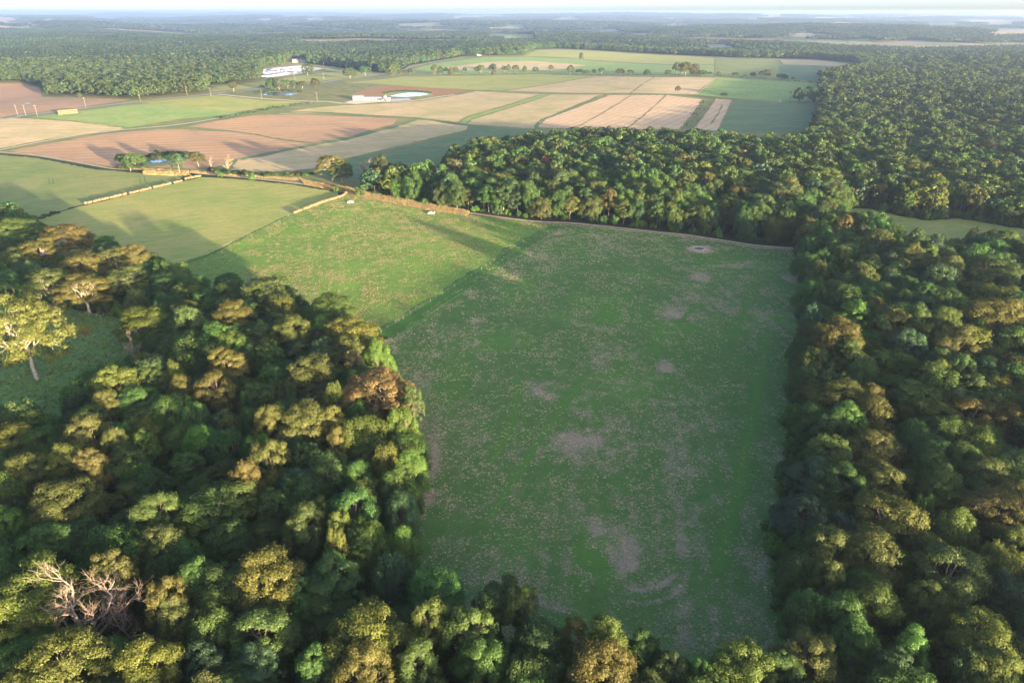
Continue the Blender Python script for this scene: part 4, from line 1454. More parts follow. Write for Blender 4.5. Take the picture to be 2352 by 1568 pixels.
tiles = [tile_proto(900 + i) for i in range(4)]
TX, TY, TS, TZ = [], [], [], []
for (y0, y1, s, zs) in ((1440, 4200, 1.0, 1.0), (4200, 8500, 2.0, 1.25), (8500, 20000, 4.0, 1.7)):
    step = 60.0 * s
    xs, ys = np.meshgrid(np.arange(-y1 * 0.9, y1 * 0.9, step), np.arange(y0, y1, step))
    xs, ys = xs.ravel(), ys.ravel()
    m = in_view(xs, ys, 1.05) | (np.abs(xs) < 1100)
    m &= (ys < 1470 + step) | in_view(xs, ys, 1.05)
    xs, ys = xs[m], ys[m]
    keep = ~inside(xs, ys, HULL)
    keep &= edge_dist(xs, ys, HULL) > step * 0.45
    for p in FARP:
        keep &= ~inside(xs, ys, p)
        P = np.array(p)
    # small natural gaps between the woods
    gap = fbm(xs, ys, 520, 77) - 0.10 * fbm(xs, ys, 190, 78)
    keep &= ~((gap < 0.29) & (ys > 2300))
    TX.append(xs[keep])
    TY.append(ys[keep])
    TS.append(np.full(keep.sum(), s))
    TZ.append(np.full(keep.sum(), zs))
TX, TY, TS, TZ = map(np.concatenate, (TX, TY, TS, TZ))
k = len(TX)
base = np.array([0.034, 0.054, 0.024])  # lowered tint stands for the self-shadow of the rough canopy
TZ = TZ * (0.65 + 0.7 * fbm(TX, TY, 330, 95, 3))
tt = base * (0.35 + 0.7 * fbm(TX, TY, 420, 91) + 0.6 * fbm(TX, TY, 110, 93, 2))[:, None] * rng.uniform(0.96, 1.04, (k, 1))
scatter('distant_woodland', tiles, np.stack([TX, TY, hgt(TX, TY)], 1), rng.integers(0, 4, k) * (math.pi / 2), np.stack([TS, TS, TZ], 1), rng.integers(0, 4, k), tt,
        'distant wooded hills fading into blue haze towards the horizon')

# the strip of single trees between the near woodland and the farmland's far rim
ex, ey = jgrid(-1400, 1400, 1400, 2600, 8.5)
m = in_view(ex, ey, 1.05)
ex, ey = ex[m], ey[m]
ed = edge_dist(ex, ey, HULL)
m = ~inside(ex, ey, HULL) & (ed < 75) & (ed > 2)
ex, ey = ex[m], ey[m]
k = len(ex)
p3 = [tree_proto('p', 660 + i * 7, 42, 16, 1.4, 1.4, R=5.0, H=14, low=0.05, boughs=8, trunk=False) for i in range(3)]
ft = rng.choice(['green', 'olive', 'dark', 'brown'], k, p=[0.3, 0.45, 0.15, 0.1])
q = rng.uniform(0.85, 1.2, k)
scatter('woodland_edge', p3, np.stack([ex, ey, hgt(ex, ey)], 1), rng.uniform(0, 6.28, k), np.stack([q, q, rng.uniform(0.8, 1.15, k)], 1), rng.integers(0, 3, k), tints_for(ft),
        'tree line of the woods along the far rim of the farmland')

# undergrowth
def shrub_proto(seed):
    v, f, lv, B, C = crown_geo(seed, R=1.9, H=2.6, low=0.0, boughs=6, clumps=26, leaves=60, lsize=0.36, csize=0.62, droop=0.6)
    return hidden_obj('s', fast_mesh('s', v, f, [M['leaf']], {'lv': lv}))


sx, sy = jgrid(-330, 420, 40, 470, 3.4)
m = is_wood(sx, sy, 0.4) & in_view(sx, sy)
sx, sy = sx[m], sy[m]
ed = np.full(len(sx), 1e9)
for p in OPEN:
    ed = np.minimum(ed, edge_dist(sx, sy, p))
m = (rng.uniform(0, 1, len(sx)) < np.where(ed < 7, 1.0, np.where(sy < 300, 0.7, 0.25)))
sx, sy, ed = sx[m], sy[m], ed[m]
k = len(sx)
q = rng.uniform(0.7, 1.3, k)
hq = q * rng.uniform(0.7, 1.2, k) * np.where(ed < 8, 1.5, 1.0)
ft = rng.choice(['green', 'bright', 'dark', 'olive'], k, p=[0.45, 0.15, 0.25, 0.15])
scatter('undergrowth', [shrub_proto(70 + i) for i in range(4)], np.stack([sx, sy, hgt(sx, sy)], 1), rng.uniform(0, 6.28, k), np.stack([q, q, hq], 1), rng.integers(0, 4, k), tints_for(ft),
        'tangled shrubs and creepers under and along the edge of the woods')

# grass tufts
def tuft_proto(seed, n=16, h=0.5, w=0.45, bw=0.05):
    r = np.random.default_rng(seed)
    V = []
    F = []
    for i in range(n):
        an = r.uniform(0, 6.28)
        rr = w * math.sqrt(r.uniform()) * 0.5
        b = np.array([rr * math.cos(an), rr * math.sin(an), -0.02])
        out = np.array([math.cos(an), math.sin(an), 0]) * r.uniform(0.1, 0.7) * h
        s = np.array([-math.sin(an), math.cos(an), 0]) * bw
        tp = b + out + np.array([0, 0, h * r.uniform(0.5, 1.1)])
        k = len(V)
        V += [b - s, b + s, tp + s * 0.25, tp - s * 0.25]
        F.append((k, k + 1, k + 2, k + 3))
    V = np.array(V)
    return hidden_obj('t', fast_mesh('t', V, np.array(F), [M['blade']], {'lv': np.repeat(r.uniform(0, 1, n), 4)}))


def tuft_field(name, poly, n, seed, thr, tintc, label, s0=1.0, hs=1.0, use_dry=True, green=0.0):
    P = np.array(poly)
    x = rng.uniform(P[:, 0].min(), P[:, 0].max(), n * 4)
    y = rng.uniform(P[:, 1].min(), P[:, 1].max(), n * 4)
    m = inside(x, y, poly)
    x, y = x[m], y[m]
    if use_dry:
        dry, _ = pasture_maps(x, y, seed)
        cl = 0.5 * fbm(x, y, 2.0, 33, 2) + 0.5 * fbm(x, y, 7.0, 34, 2)
        pr = np.clip(dry * 0.9 + (cl - 0.5) * 1.6 + thr, 0.02, 1)
        m = rng.uniform(0, 1, len(x)) < pr
        x, y = x[m], y[m]
    x, y = x[:n], y[:n]
    k = len(x)
    q = rng.uniform(0.6, 1.4, k) * s0
    tt = np.array(tintc) * rng.uniform(0.75, 1.2, (k, 1)) * rng.uniform(0.94, 1.06, (k, 3))
    tt = np.where(rng.uniform(0, 1, (k, 1)) < green, np.array((0.09, 0.15, 0.035)) * rng.uniform(0.7, 1.3, (k, 1)), tt)
    return scatter(name, [tuft_proto(60 + i, h=0.4, w=0.5) for i in range(4)], np.stack([x, y, hgt(x, y) + 0.05], 1), rng.uniform(0, 6.28, k), np.stack([q, q, q * hs * rng.uniform(0.6, 1.3, k)], 1),
                   rng.integers(0, 4, k), tt, label)


tuft_field('grass_tufts', F1, 60000, 0, 0.10, (0.50, 0.40, 0.28), 'dry straw tufts scattered over the shaded green pasture', 0.62, 0.45)
tuft_field('grass_tufts', F2, 100000, 5, 0.06, (0.30, 0.265, 0.15), 'pale dry tussocks standing in sunlit green pasture', 0.5, 0.8, green=0.3)
tuft_field('meadow_grass', CLEAR, 5000, 0, 0, (0.19, 0.27, 0.10), 'tall grey-green grass in the clearing at left', 1.4, 1.3, False)
# tall straw-gold grass beside the track
VERGE = PTS([(690, 414), (784, 429), (870, 442), (950, 462), (1020, 474), (1080, 487), (1075, 496), (980, 483), (900, 467), (839, 455), (784, 442), (700, 425)])
VERGE2 = PTS([(300, 386.5), (440, 393), (560, 402), (690, 410), (700, 416), (560, 406), (440, 398), (300, 389)])
VERGE3 = PTS([(330, 394), (430, 399), (440, 406), (330, 401)])
sheet('grass_verge', VERGE, M['weeds'], 0.16, ragged=0.8)
tuft_field('verge_grass', VERGE, 16000, 0, 0, (0.30, 0.23, 0.12), 'tall straw-gold grass along the dirt track', 1.0, 1.6, False, green=0.12)
tuft_field('verge_grass', VERGE2, 5000, 0, 0, (0.28, 0.22, 0.11), 'dry weeds along the far side of the dirt track', 1.0, 1.3, False)
tuft_field('verge_grass', VERGE3, 1500, 0, 0, (0.30, 0.24, 0.12), 'dry grass strip on the near side of the dirt track', 1.8, 1.2, False)

# shrubs by the track, the ponds and along field edges
hx, hy, hs = [], [], []
for line, w, n, s in (([(485, 392), (560, 400), (640, 405), (700, 402)], 5, 110, 0.9), ([(345, 362), (400, 357), (440, 358)], 4, 40, 1.2), ([(885, 214), (935, 210), (990, 214)], 4, 60, 0.8),
                      ([(600, 214), (640, 209), (690, 212)], 6, 60, 1.0), ([(840, 436), (900, 446), (960, 455), (1030, 470)], 3, 60, 0.9), ([(272, 386), (300, 388), (330, 386)], 3, 25, 1.0),
                      ([(930, 172), (1100, 168), (1500, 173), (1650, 175), (1880, 191)], 3, 160, 0.55), ([(500, 272), (560, 262), (640, 247), (717, 237)], 4, 60, 0.7),
                      ([(1620, 232), (1600, 262), (1575, 295)], 8, 40, 0.4), ([(130, 490), (90, 502), (30, 512)], 2, 40, 0.6)):
    c = resample(PTS(line), 3)
    i = rng.integers(0, len(c), n)
    hx.append(c[i, 0] + rng.normal(0, w * 0.5, n))
    hy.append(c[i, 1] + rng.normal(0, w * 0.5, n))
    hs.append(rng.uniform(0.5, 1.2, n) * s)
hx, hy, hs = map(np.concatenate, (hx, hy, hs))
k = len(hx)
scatter('bushes', [shrub_proto(80 + i) for i in range(3)], np.stack([hx, hy, hgt(hx, hy)], 1), rng.uniform(0, 6.28, k), np.stack([hs, hs, hs * 0.8], 1), rng.integers(0, 3, k),
        tints_for(rng.choice(['green', 'olive', 'dark', 'brown'], k)), 'low bushes along the ponds, fences and field edges')

# ------------------------------------------------------------------ dead trees
def dead_tree(base, topy, label, seed, r0, spread, leaves=None, lean=0.0, levels=3, kids=(7, 5, 4), rot=0.0, up=0.6):
    x, y = G(*base) if len(base) == 2 else base[:2]
    H = height_at(base, topy) if len(base) == 2 else base[2]
    V, F = dead_geo(seed, H, spread, r0, levels, kids, up, lean)
    sc = H / V[:, 2].max()
    V[:, 2] *= sc
    e = bpy.data.objects.new('dead_tree', None)
    COL.objects.link(e)
    e.location = (x, y, float(hgt(x, y)))
    e.rotation_euler = (0, 0, rot)
    tag(e, label, 'tree')
    o = bpy.data.objects.new('bare_branches', np_mesh('bare_branches', V, F, M['dead_wood']))
    COL.objects.link(o)
    o.parent = e
    if leaves:
        r = np.random.default_rng(seed)
        n = leaves[1]
        tips = V[V[:, 2] > H * 0.55]
        P = tips[r.integers(0, len(tips), n)] + r.normal(0, 0.35, (n, 3))
        N = r.normal(0, 1, (n, 3))
        N /= np.linalg.norm(N, axis=1)[:, None]
        v, f = leaf_quads(P, N, r.uniform(0.15, 0.35, n), r)
        lo = bpy.data.objects.new('withered_leaves', fast_mesh('withered_leaves', v, f, [M['leaf']], {'lv': np.full(len(v), 0.5)}))
        COL.objects.link(lo)
        lo.parent = e
        lo['tint'] = list(leaves[0])
    return e


xx, yy = G(209, 1484, 3.5)
V, F = limbs_geo(5, [(-10.7, 1.0, 10.5, 0.9), (-5.3, -1.5, 9.5, 0.8), (-1.2, 0.5, 15.5, 1.0), (-0.3, -1.0, 13.0, 1.0), (4.6, 1.0, 14.5, 0.9), (3.0, -2.0, 11.0, 1.0), (6.0, 2.0, 9.8, 0.8), (8.3, -0.5, 5.6, 0.6), (-3.0, -3.0, 3.0, 0.7), (2.0, 3.5, 9.0, 0.9)], 0.38, 4.5)
e = bpy.data.objects.new('dead_tree', None)
COL.objects.link(e)
e.location = (xx, yy, 0)
tag(e, 'huge bare dead tree with spreading bleached limbs in the lower left wood', 'tree')
V = V * np.array([1.4, 1.3, 1.15])
o = bpy.data.objects.new('bare_branches', np_mesh('bare_branches', V, F, M['dead_wood']))
COL.objects.link(o)
o.parent = e
DEADPOS = (xx, yy)
xx, yy = G(300, 1400, 9)
dead_tree((xx, yy, 14.0), 0, 'bare grey tree with a few withered brown leaves right of the huge dead tree', 8, 0.18, 3.6, leaves=((0.20, 0.12, 0.08), 350))
dead_tree((309, 862), 768, 'forked bare tree with pale upright twigs at the edge of the left clearing', 12, 0.26, 5.5, kids=(6, 6, 5), up=1.6)
dead_tree((831, 421), 361, 'white dead tree with a stout trunk beside the dirt track', 21, 0.65, 5.0, kids=(8, 5, 3))
dead_tree((488, 388), 359, 'thin forked dead tree left of the other dead tree near the track bend', 31, 0.35, 4.0, kids=(5, 4, 3), lean=-0.25)
dead_tree((525, 391), 355, 'dead tree with a few leaves right of the thin forked one near the track bend', 41, 0.4, 5.0, leaves=((0.10, 0.10, 0.03), 700))
dead_tree((1813, 236), 207, 'bare snag with creepers left of the dark tree clump by the right-hand forest', 51, 0.3, 3.0, leaves=((0.05, 0.07, 0.025), 500))
dead_tree((205, 790), 742, 'thin leafless sapling with a golden tuft on top in the left clearing', 61, 0.16, 2.2, kids=(8, 6, 4), leaves=((0.17, 0.17, 0.03), 2600))
xx, yy = G(228, 1128, 10)
dead_tree((xx, yy, 12.5), 0, 'small pinkish leafless treetop in the left wood above the huge dead tree', 71, 0.16, 3.4, kids=(8, 6, 4))
# fallen limbs at the edge of the clearing
V = []
F = []
r = np.random.default_rng(3)
for i in range(14):
    a = np.array([r.uniform(-7, 7), r.uniform(-1.5, 1.5), r.uniform(0.1, 1.0)])
    b = a + np.array([r.uniform(-5, 5), r.uniform(-2, 2), r.uniform(-0.2, 2.2)])
    tube_path(bent(a, b, r, 4), np.linspace(0.16, 0.04, 5), 5, V, F)
fl = bpy.data.objects.new('fallen_branches', np_mesh('fallen_branches', np.array(V), F, M['dead_wood']))
COL.objects.link(fl)
x, y = G(250, 726)
fl.location = (x, y, 0)
tag(fl, 'tangle of grey fallen branches at the back of the left clearing', 'branches')

# ------------------------------------------------------------------ bales
def bale_mesh():
    bm = bmesh.new()
    n = 16
    rings = []
    for (ax, rr) in ((-0.68, 0.52), (-0.70, 0.66), (-0.62, 0.76), (-0.3, 0.78), (0.3, 0.78), (0.62, 0.76), (0.70, 0.66), (0.68, 0.52)):
        rings.append([bm.verts.new((ax, rr * math.cos(2 * math.pi * i / n), 0.75 + rr * math.sin(2 * math.pi * i / n) * (0.97 if math.sin(2 * math.pi * i / n) < 0 else 1.0))) for i in range(n)])
    for a, b in zip(rings, rings[1:]):
        for i in range(n):
            bm.faces.new((a[i], a[(i + 1) % n], b[(i + 1) % n], b[i]))
    bm.faces.new(rings[0][::-1])
    bm.faces.new(rings[-1])
    bmesh.ops.recalc_face_normals(bm, faces=bm.faces[:])
    me = bpy.data.meshes.new('hay_bale')
    bm.to_mesh(me)
    bm.free()
    me.materials.append(M['bale'])
    me.polygons.foreach_set('use_smooth', [len(p.vertices) == 4 for p in me.polygons])
    return me


BALE = bale_mesh()


def bale_row(pts, label, group, step=1.68, drop=0.03):
    c = resample(PTS(pts), 0.4)
    d = np.concatenate([[0], np.cumsum(np.linalg.norm(np.diff(c, axis=0), axis=1))])
    s = 0.0
    n = 0
    while s < d[-1]:
        if random.random() > 0.05:
            i = min(len(c) - 2, int(np.searchsorted(d, s)))
            dr = c[i + 1] - c[i]
            o = bpy.data.objects.new('hay_bale', BALE)
            COL.objects.link(o)
            x, y = c[i] + np.array([random.uniform(-.2, .2), random.uniform(-.2, .2)])
            o.location = (x, y, float(hgt(x, y)) + 0.08)
            o.rotation_euler = (0, 0, math.atan2(dr[1], dr[0]) + random.uniform(-0.06, 0.06))
            q = random.uniform(0.86, 1.08)
            o.scale = (1.0, q, q)
            tag(o, label, 'bale', group)
            n += 1
        s += step
    return n


bale_row([(196, 470), (300, 446), (417, 418)], 'round straw bale in the long row between the two left hay fields', 'bales in the long left row')
bale_row([(427, 413), (463, 406)], 'round straw bale in the short row beside the bend of the dirt track', 'bales in the short row by the track')
bale_row([(677, 491), (740, 467), (784, 453), (797, 444)], 'round straw bale in the row between mown field and tussock pasture', 'bales in the right-hand row')
# stack of bales by the road
a = np.array(G(134, 264.5))
b = np.array(G(182, 260.5))
L = np.linalg.norm(b - a)
u = (b - a) / L
nrm = np.array([-u[1], u[0]])
if nrm[1] < 0:
    nrm = -nrm
for lay in range(3):
    for rowi in range(4 - lay):
        for j in range(int(L / 1.5)):
            if lay and rowi and rowi < 3 - lay:
                continue
            p = a + u * (j * 1.5 + 0.75) + nrm * ((rowi + lay * 0.5) * 1.6)
            o = bpy.data.objects.new('hay_bale', BALE)
            COL.objects.link(o)
            o.location = (p[0], p[1], float(hgt(p[0], p[1])) + 0.1 + lay * 1.36)
            o.rotation_euler = (0, 0, math.atan2(u[1], u[0]) + random.uniform(-0.03, 0.03))
            tag(o, 'round straw bale in the long stack beside the paved road', 'bale', 'bales stacked by the road')

# ------------------------------------------------------------------ buildings
def boxv(x0, x1, y0, y1, z0, z1):
    v = [(x0, y0, z0), (x1, y0, z0), (x1, y1, z0), (x0, y1, z0), (x0, y0, z1), (x1, y0, z1), (x1, y1, z1), (x0, y1, z1)]
    f = [(0, 3, 2, 1), (4, 5, 6, 7), (0, 1, 5, 4), (1, 2, 6, 5), (2, 3, 7, 6), (3, 0, 4, 7)]
    return v, f


def part(name, boxes, mat, parent):
    V = []
    F = []
    for b in boxes:
        v, f = boxv(*b)
        k = len(V)
        V += v
        F += [tuple(q + k for q in ff) for ff in f]
    return mesh_obj(name, V, F, mat, parent)


def gable(name, L, W, He, Hr, parent, mat, over=0.5, th=0.18):
    y = W / 2 + over
    l = L / 2 + over
    zo = He - over * (Hr - He) / (W / 2)
    V = [(-l, -y, zo), (l, -y, zo), (l, 0, Hr), (-l, 0, Hr), (-l, y, zo), (l, y, zo)]
    V += [(a, b, c + th) for a, b, c in V]
    F = [(0, 3, 2, 1), (3, 4, 5, 2), (6, 7, 8, 9), (9, 8, 11, 10), (0, 1, 7, 6), (4, 10, 11, 5), (0, 6, 9, 3), (3, 9, 10, 4), (1, 2, 8, 7), (2, 5, 11, 8)]
    return mesh_obj(name, V, F, mat, parent)


def gable_walls(L, W, He, Hr, parent, mat):
    l, w = L / 2, W / 2
    V = [(-l, -w, -0.5), (l, -w, -0.5), (l, w, -0.5), (-l, w, -0.5), (-l, -w, He), (l, -w, He), (l, w, He), (-l, w, He), (-l, 0, Hr - 0.02), (l, 0, Hr - 0.02)]
    F = [(0, 1, 5, 4), (2, 3, 7, 6), (1, 2, 6, 9, 5), (3, 0, 4, 8, 7)]
    return mesh_obj('wall', V, F, mat, parent)


def building(name, pa, pb, W, He, Hr, label, cat, wall='white_wall', roof='metal_roof', doors=(), windows=(), chimney=False):
    a = np.array(G(*pa))
    b = np.array(G(*pb))
    c = (a + b) / 2
    L = np.linalg.norm(b - a)
    an = math.atan2(b[1] - a[1], b[0] - a[0])
    e = bpy.data.objects.new(name, None)
    COL.objects.link(e)
    e.location = (c[0] - math.sin(an) * W / 2, c[1] + math.cos(an) * W / 2, float(hgt(c[0], c[1])) + 0.3)
    e.rotation_euler = (0, 0, an)
    tag(e, label, cat)
    gable_walls(L, W, He, Hr, e, M[wall])
    rf = gable('roof', L, W, He, Hr, e, M[roof])
    if chimney:
        part('chimney', [(L * 0.15, L * 0.15 + 1, -0.5, 0.5, Hr - 0.6, Hr + 1.1)], M['cream_wall'], rf)
    for (x, w, h) in doors:
        part('door', [(x * L / 2 - w / 2, x * L / 2 + w / 2, -W / 2 - 0.08, -W / 2 + 0.05, 0, h)], M['dark_opening'], e)
    for (x, z, w, h) in windows:
        fr = part('window', [(x * L / 2 - w / 2 - 0.1, x * L / 2 + w / 2 + 0.1, -W / 2 - 0.06, -W / 2 + 0.02, z - 0.1, z + h + 0.1)], M['white_wall'], e)
        part('pane', [(x * L / 2 - w / 2, x * L / 2 + w / 2, -W / 2 - 0.09, -W / 2 - 0.062, z, z + h)], M['dark_opening'], fr)
    return e


building('poultry_barn', (606, 163), (697, 155.5), 13, 2.4, 3.7, 'farthest of the three long pale-roofed barns beside the wood', 'barn', doors=[(-0.8, 3, 2.6), (-0.7, 1.2, 2.2)], windows=[(i * 0.15, 1.0, 1.6, 0.9) for i in range(-3, 6)])
building('poultry_barn', (613, 169.5), (697, 160.5), 13, 2.4, 3.7, 'middle one of the three long pale-roofed barns beside the wood', 'barn', doors=[(0.1, 2.4, 2.4), (0.25, 1.2, 2.2)], windows=[(-0.9 + i * 0.15, 1.0, 1.6, 0.9) for i in range(6)])
building('poultry_barn', (616, 177), (682, 168), 12, 2.2, 3.4, 'nearest of the three long pale-roofed barns beside the wood', 'barn', doors=[(-0.9, 2.4, 2.4)])
building('feed_bin_house', (646, 168), (655, 167), 8, 5.0, 7.0, 'small gabled feed house standing between the middle and far barn', 'shed', doors=[(0, 1.5, 2.4)])
building('farmhouse', (672, 143.5), (704, 143), 11, 3.2, 6.4, 'white farmhouse with dark roof at the wood edge beyond the barns', 'house', roof='dark_roof', doors=[(0.05, 2.0, 2.4), (-0.1, 1.4, 2.2)],
         windows=[(-0.8, 1.0, 1.4, 1.3), (-0.5, 1.0, 1.4, 1.3), (0.45, 1.0, 1.4, 1.3), (0.8, 1.0, 1.4, 1.3)], chimney=True)
building('milking_parlour', (811, 230.2), (835, 230.4), 9, 3.6, 5.0, 'cream gabled milking parlour at the left end of the farm sheds', 'barn', wall='cream_wall', doors=[(0.35, 2.2, 2.6)], windows=[(-0.5, 1.3, 1.2, 1.0)])
building('cattle_shed', (836, 230.6), (880, 231.6), 8, 3.0, 4.0, 'long low open-fronted shed between the parlour and the pale tank', 'shed', wall='cream_wall', doors=[(-0.2, 1.6, 2.4), (0.1, 1.6, 2.4), (0.55, 5, 2.4), (0.8, 3, 2.4)])
building('shed_annex', (889, 232.4), (895, 232.6), 3.5, 3.0, 3.8, 'small white annex right of the pale tank', 'shed', doors=[(0, 1.2, 2.0)])
for (pa, pb, lab) in (((1031, 84.5), (1048, 84.2), 'far white farm building left of its twin below the distant woods'), ((1053, 84.8), (1070, 84.4), 'far white farm building right of its twin below the distant woods'),
                      ((1471, 93.5), (1527, 92), 'very long white building far off between the distant woods'), ((1096, 128.5), (1106, 128.2), 'small pale roadside house at the far end of the paved road'),
                      ((183, 62), (193, 61.7), 'tiny white house in the far left woods, left one'), ((225, 50), (234, 50), 'tiny white house in the far left woods, right one'),
                      ((1699, 49), (1745, 48.5), 'long white sheds far off at right among tan fields')):
    building('distant_building', pa, pb, 16, 6, 10, lab, 'building')
# pale specks of the distant town
town = []
for i in range(46):
    px = rng.uniform(1080, 1400) if i < 34 else rng.uniform(1380, 1640)
    py = rng.uniform(28.5, 33)
    x, y = G(px, py, 8)
    town.append((x, y, rng.uniform(25, 70), rng.uniform(15, 30), rng.uniform(12, 18)))
for i, (x, y, w, d, h) in enumerate(town):
    z = float(hgt(x, y))
    o = part('distant_building', [(-w / 2, w / 2, -d / 2, d / 2, -3, h)], M['white_wall'], None)
    me = o.data
    o.location = (x, y, z)
    tag(o, 'pale building of the hazy town just below the horizon', 'building', 'buildings of the distant town')

# feed tank beside the shed
def lathe(name, prof, mat, parent=None, n=20):
    V = []
    F = []
    for (rr, z) in prof:
        for i in range(n):
            V.append((rr * math.cos(2 * math.pi * i / n), rr * math.sin(2 * math.pi * i / n), z))
    for j in range(len(prof) - 1):
        for i in range(n):
            a = j * n + i
            b = j * n + (i + 1) % n
            F.append((a, b, b + n, a + n))
    F.append(tuple(range((len(prof) - 1) * n, len(prof) * n)))
    return mesh_obj(name, V, F, mat, parent)


x, y = G(885.5, 232.5)
e = bpy.data.objects.new('feed_silo', None)
COL.objects.link(e)
e.location = (x, y, float(hgt(x, y)) + 0.2)
tag(e, 'pale metal feed silo with conical top between the cattle shed and the annex', 'silo')
lathe('tank', [(0.3, 1.4), (1.5, 2.6), (1.5, 5.8)], M['metal_roof'], e)
lathe('cap', [(1.6, 5.75), (1.6, 5.85), (0.35, 6.9), (0.3, 7.0)], M['metal_roof'], e)
for i in range(4):
    an = math.pi / 4 + i * math.pi / 2
    cx, cy = 1.25 * math.cos(an), 1.25 * math.sin(an)
    part('leg', [(cx - 0.08, cx + 0.08, cy - 0.08, cy + 0.08, -0.3, 2.7)], M['metal_roof'], e)

# power poles
POLES = [(40.7, 265.5), (59.3, 265.5), (86, 266.5), (197.3, 246.5), (322.3, 232.6), (430, 218.8), (485, 222.5), (602, 229.2), (729, 233.5), (654, 151), (680, 147.8), (744, 156.3), (795.4, 161.5),
         (852.8, 171), (744.5, 183.8), (678, 186), (873, 167.3), (912, 162), (951, 168.5), (987, 143.5), (1022, 137.2), (1056, 132), (1111, 127.5), (1849, 229.5), (1897, 184)]
ord_road = sorted(range(len(POLES)), key=lambda i: POLES[i][0])
pm = None
for rank, i in enumerate(ord_road):
    x, y = G(*POLES[i])
    e = bpy.data.objects.new('power_pole', None)
    COL.objects.link(e)
    e.location = (x, y, float(hgt(x, y)))
    e.rotation_euler = (0, 0, random.uniform(0.2, 0.7))
    lab = f'wooden power pole, {ordw[rank]} from the left of the picture' if rank < 20 else f'wooden power pole, {ordw[len(POLES) - 1 - rank]} from the right of the picture'
    tag(e, lab, 'pole', 'power poles across the farmland')
    if pm is None:
        v = []
        f = []
        tube_path([(0, 0, -0.8), (0, 0, 5), (0, 0, 10.6)], [0.17, 0.15, 0.12], 8, v, f)
        f.append(tuple(range(16, 24)))
        pole_me = np_mesh('pole', v, f, M['pole_wood'])
        bv, bf = boxv(-1.15, 1.15, 0.16, 0.28, 9.7, 9.86)
        arm_me = np_mesh('crossarm', bv, bf, M['pole_wood'])
        iv = []
        ifc = []
        for px in (-1.0, 0, 1.0):
            tube_path([(px, 0.22, 9.86), (px, 0.22, 10.05)], [0.06, 0.05], 6, iv, ifc)
        ins_me = np_mesh('insulator', iv, ifc, M['white_wall'])
        pm = True
    for nm, me in (('pole', pole_me), ('crossarm', arm_me), ('insulator', ins_me)):
        o = bpy.data.objects.new(nm, me)
        COL.objects.link(o)
        o.parent = e

# fences
post_me = None


def fence(pts, label, step=5.0, off=0.0, h=1.35):
    global post_me
    c = resample(PTS(pts), 1.0)
    d = np.concatenate([[0], np.cumsum(np.linalg.norm(np.diff(c, axis=0), axis=1))])
    e = bpy.data.objects.new('wire_fence', None)
    COL.objects.link(e)
    e.location = (c[0][0], c[0][1], float(hgt(*c[0])))
    tag(e, label, 'fence')
    if post_me is None:
        v = []
        f = []
        tube_path([(0, 0, -0.4), (0, 0, 1.4)], [0.055, 0.05], 6, v, f)
        f.append(tuple(range(6, 12)))
        post_me = np_mesh('post', v, f, M['pole_wood'])
    tops = []
    s = 0.0
    while s <= d[-1] and len(tops) < 120:
        i = min(len(c) - 1, int(np.searchsorted(d, s)))
        x, y = c[i]
        z = float(hgt(x, y)) + 0.1
        o = bpy.data.objects.new('post', post_me)
        COL.objects.link(o)
        o.parent = e
        o.location = (x - e.location.x, y - e.location.y, z - e.location.z)
        o.rotation_euler = (random.uniform(-0.05, 0.05), random.uniform(-0.05, 0.05), random.uniform(0, 6))
        tops.append((x - e.location.x, y - e.location.y, z - e.location.z))
        s += step
    for hz in (0.45, 0.85, 1.25):
        V = []
        F = []
        tube_path([(p[0], p[1], p[2] + hz) for p in tops], [0.012] * len(tops), 3, V, F)
        o = bpy.data.objects.new('wire', np_mesh('wire', V, F, M['wire']))
        COL.objects.link(o)
        o.parent = e


fence([(1255, 523), (1228, 541), (1180, 570), (1098, 626), (980, 700), (868, 770)], 'wire fence along the lush grass lane between the two near pastures', 4.5)
fence([(839, 456), (900, 468), (980, 482), (1072, 494), (1172, 507), (1250, 514)], 'wire fence between the dirt track and the tussock pasture', 5)
fence([(1285, 517), (1372, 524), (1490, 537), (1568, 545), (1651, 557), (1735, 570), (1800, 574)], 'wire fence between the dirt track and the big shaded pasture', 5)
fence([(677, 492), (600, 528), (500, 574), (430, 602)], 'wire fence between the mown field and the tussock pasture', 5)
fence([(470, 397), (548, 366), (640, 348), (725, 333), (800, 320)], 'wire fence along the straw field beyond the dirt track', 7)
fence([(160, 478), (120, 490), (85, 503), (30, 512)], 'wire fence at the lower end of the long bale row', 5)

# ------------------------------------------------------------------ troughs and feeding ring
def trough(px, py, label, rot):
    x, y = G(px, py)
    e = bpy.data.objects.new('water_trough', None)
    COL.objects.link(e)
    e.location = (x, y, 0.06)
    e.rotation_euler = (0, 0, rot)
    tag(e, label, 'trough', 'square water troughs')
    a, b, h = 1.7, 1.05, 0.55
    V = [(-a, -a, 0), (a, -a, 0), (a, a, 0), (-a, a, 0), (-a, -a, h), (a, -a, h), (a, a, h), (-a, a, h), (-b, -b, h), (b, -b, h), (b, b, h), (-b, b, h), (-b, -b, 0.1), (b, -b, 0.1), (b, b, 0.1), (-b, b, 0.1)]
    F = [(0, 1, 5, 4), (1, 2, 6, 5), (2, 3, 7, 6), (3, 0, 4, 7), (4, 5, 9, 8), (5, 6, 10, 9), (6, 7, 11, 10), (7, 4, 8, 11), (8, 9, 13, 12), (9, 10, 14, 13), (10, 11, 15, 14), (11, 8, 12, 15), (12, 13, 14, 15)]
    mesh_obj('rim', V, F, M['white_wall'], e)
    mesh_obj('water', [(-b, -b, 0.42), (b, -b, 0.42), (b, b, 0.42), (-b, b, 0.42)], [(0, 1, 2, 3)], M['water'], e)


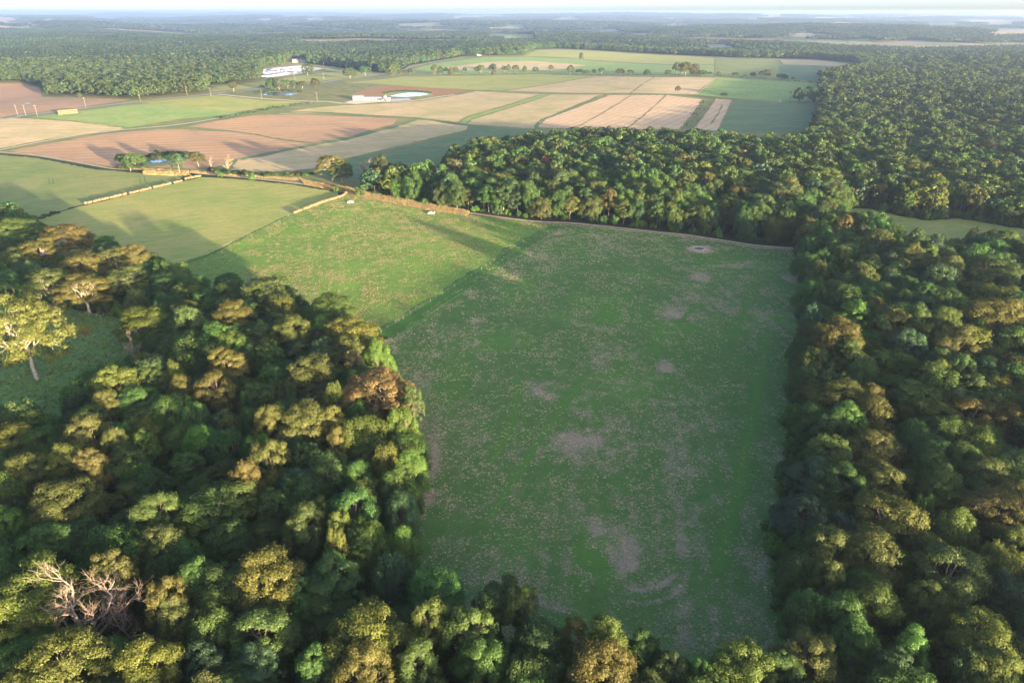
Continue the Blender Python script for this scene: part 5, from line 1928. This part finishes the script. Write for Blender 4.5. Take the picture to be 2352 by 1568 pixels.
trough(805, 465, 'white square water trough beside the bare spot near the bale row', 0.15)
trough(991, 490, 'white square water trough on its own nearer the central wood', -0.1)
x, y = G(1605, 573)
e = bpy.data.objects.new('feeding_ring', None)
COL.objects.link(e)
e.location = (x, y, 0.06)
tag(e, 'large round pale-rimmed feeding ring on bare earth at the top of the pasture', 'feeding ring')
V = []
F = []
n = 36
for (rr, z) in ((2.75, 0), (2.75, 0.5), (2.4, 0.5), (2.4, 0.05)):
    for i in range(n):
        q = 1 + 0.02 * math.sin(i * 2.3)
        V.append((rr * q * math.cos(2 * math.pi * i / n), rr * q * math.sin(2 * math.pi * i / n), z))
for j in range(3):
    for i in range(n):
        a = j * n + i
        b = j * n + (i + 1) % n
        F.append((a, b, b + n, a + n))
mesh_obj('rim', V, F, M['concrete'], e)
V = [(0, 0, 0.32)]
F = []
for k, rr in enumerate((0.9, 1.7, 2.38)):
    for i in range(18):
        V.append((rr * math.cos(i / 18 * 6.2832), rr * math.sin(i / 18 * 6.2832), 0.28 - 0.06 * k + random.uniform(-0.12, 0.16)))
for i in range(18):
    F.append((0, 1 + i, 1 + (i + 1) % 18))
    for k in range(2):
        a, b = 1 + k * 18 + i, 1 + k * 18 + (i + 1) % 18
        F.append((a, a + 18, b + 18, b))
mesh_obj('old_hay', V, F, M['bale'], e)
sheet('bare_earth', [(x + 4.6 * math.cos(i / 20 * 6.283) * (1 + rng.normal() * 0.1), y + 5.2 * math.sin(i / 20 * 6.283) * (1 + rng.normal() * 0.1)) for i in range(20)], M['dirt'], 0.08)
# small white mineral box in the far right field
x, y = G(1791.7, 234)
e = bpy.data.objects.new('white_box_shelter', None)
COL.objects.link(e)
e.location = (x, y, float(hgt(x, y)) + 0.15)
tag(e, 'small white box shelter left of the dark tree clump by the right-hand forest', 'shelter')
part('body', [(-1.6, 1.6, -1.2, 1.2, -0.2, 1.7)], M['white_wall'], e)
part('lid', [(-1.75, 1.75, -1.35, 1.35, 1.7, 1.85)], M['metal_roof'], e)

# ------------------------------------------------------------------ haze
t = NT('haze')
pv = t.n('VolumePrincipled')
pv.inputs['Color'].default_value = (0.50, 0.66, 0.88, 1)
pv.inputs['Density'].default_value = 0.00010
pv.inputs['Anisotropy'].default_value = 0.5
t.l(pv.outputs[0], t.out.inputs['Volume'])
v, f = boxv(-36000, 36000, -3000, 38500, -75, 106)
hz = mesh_obj('haze', v, f, t.m)
hz['kind'] = 'stuff'
print('trees', len(TREES), 'fill', len(FX), 'tiles', len(TX), 'shrubs', len(sx))
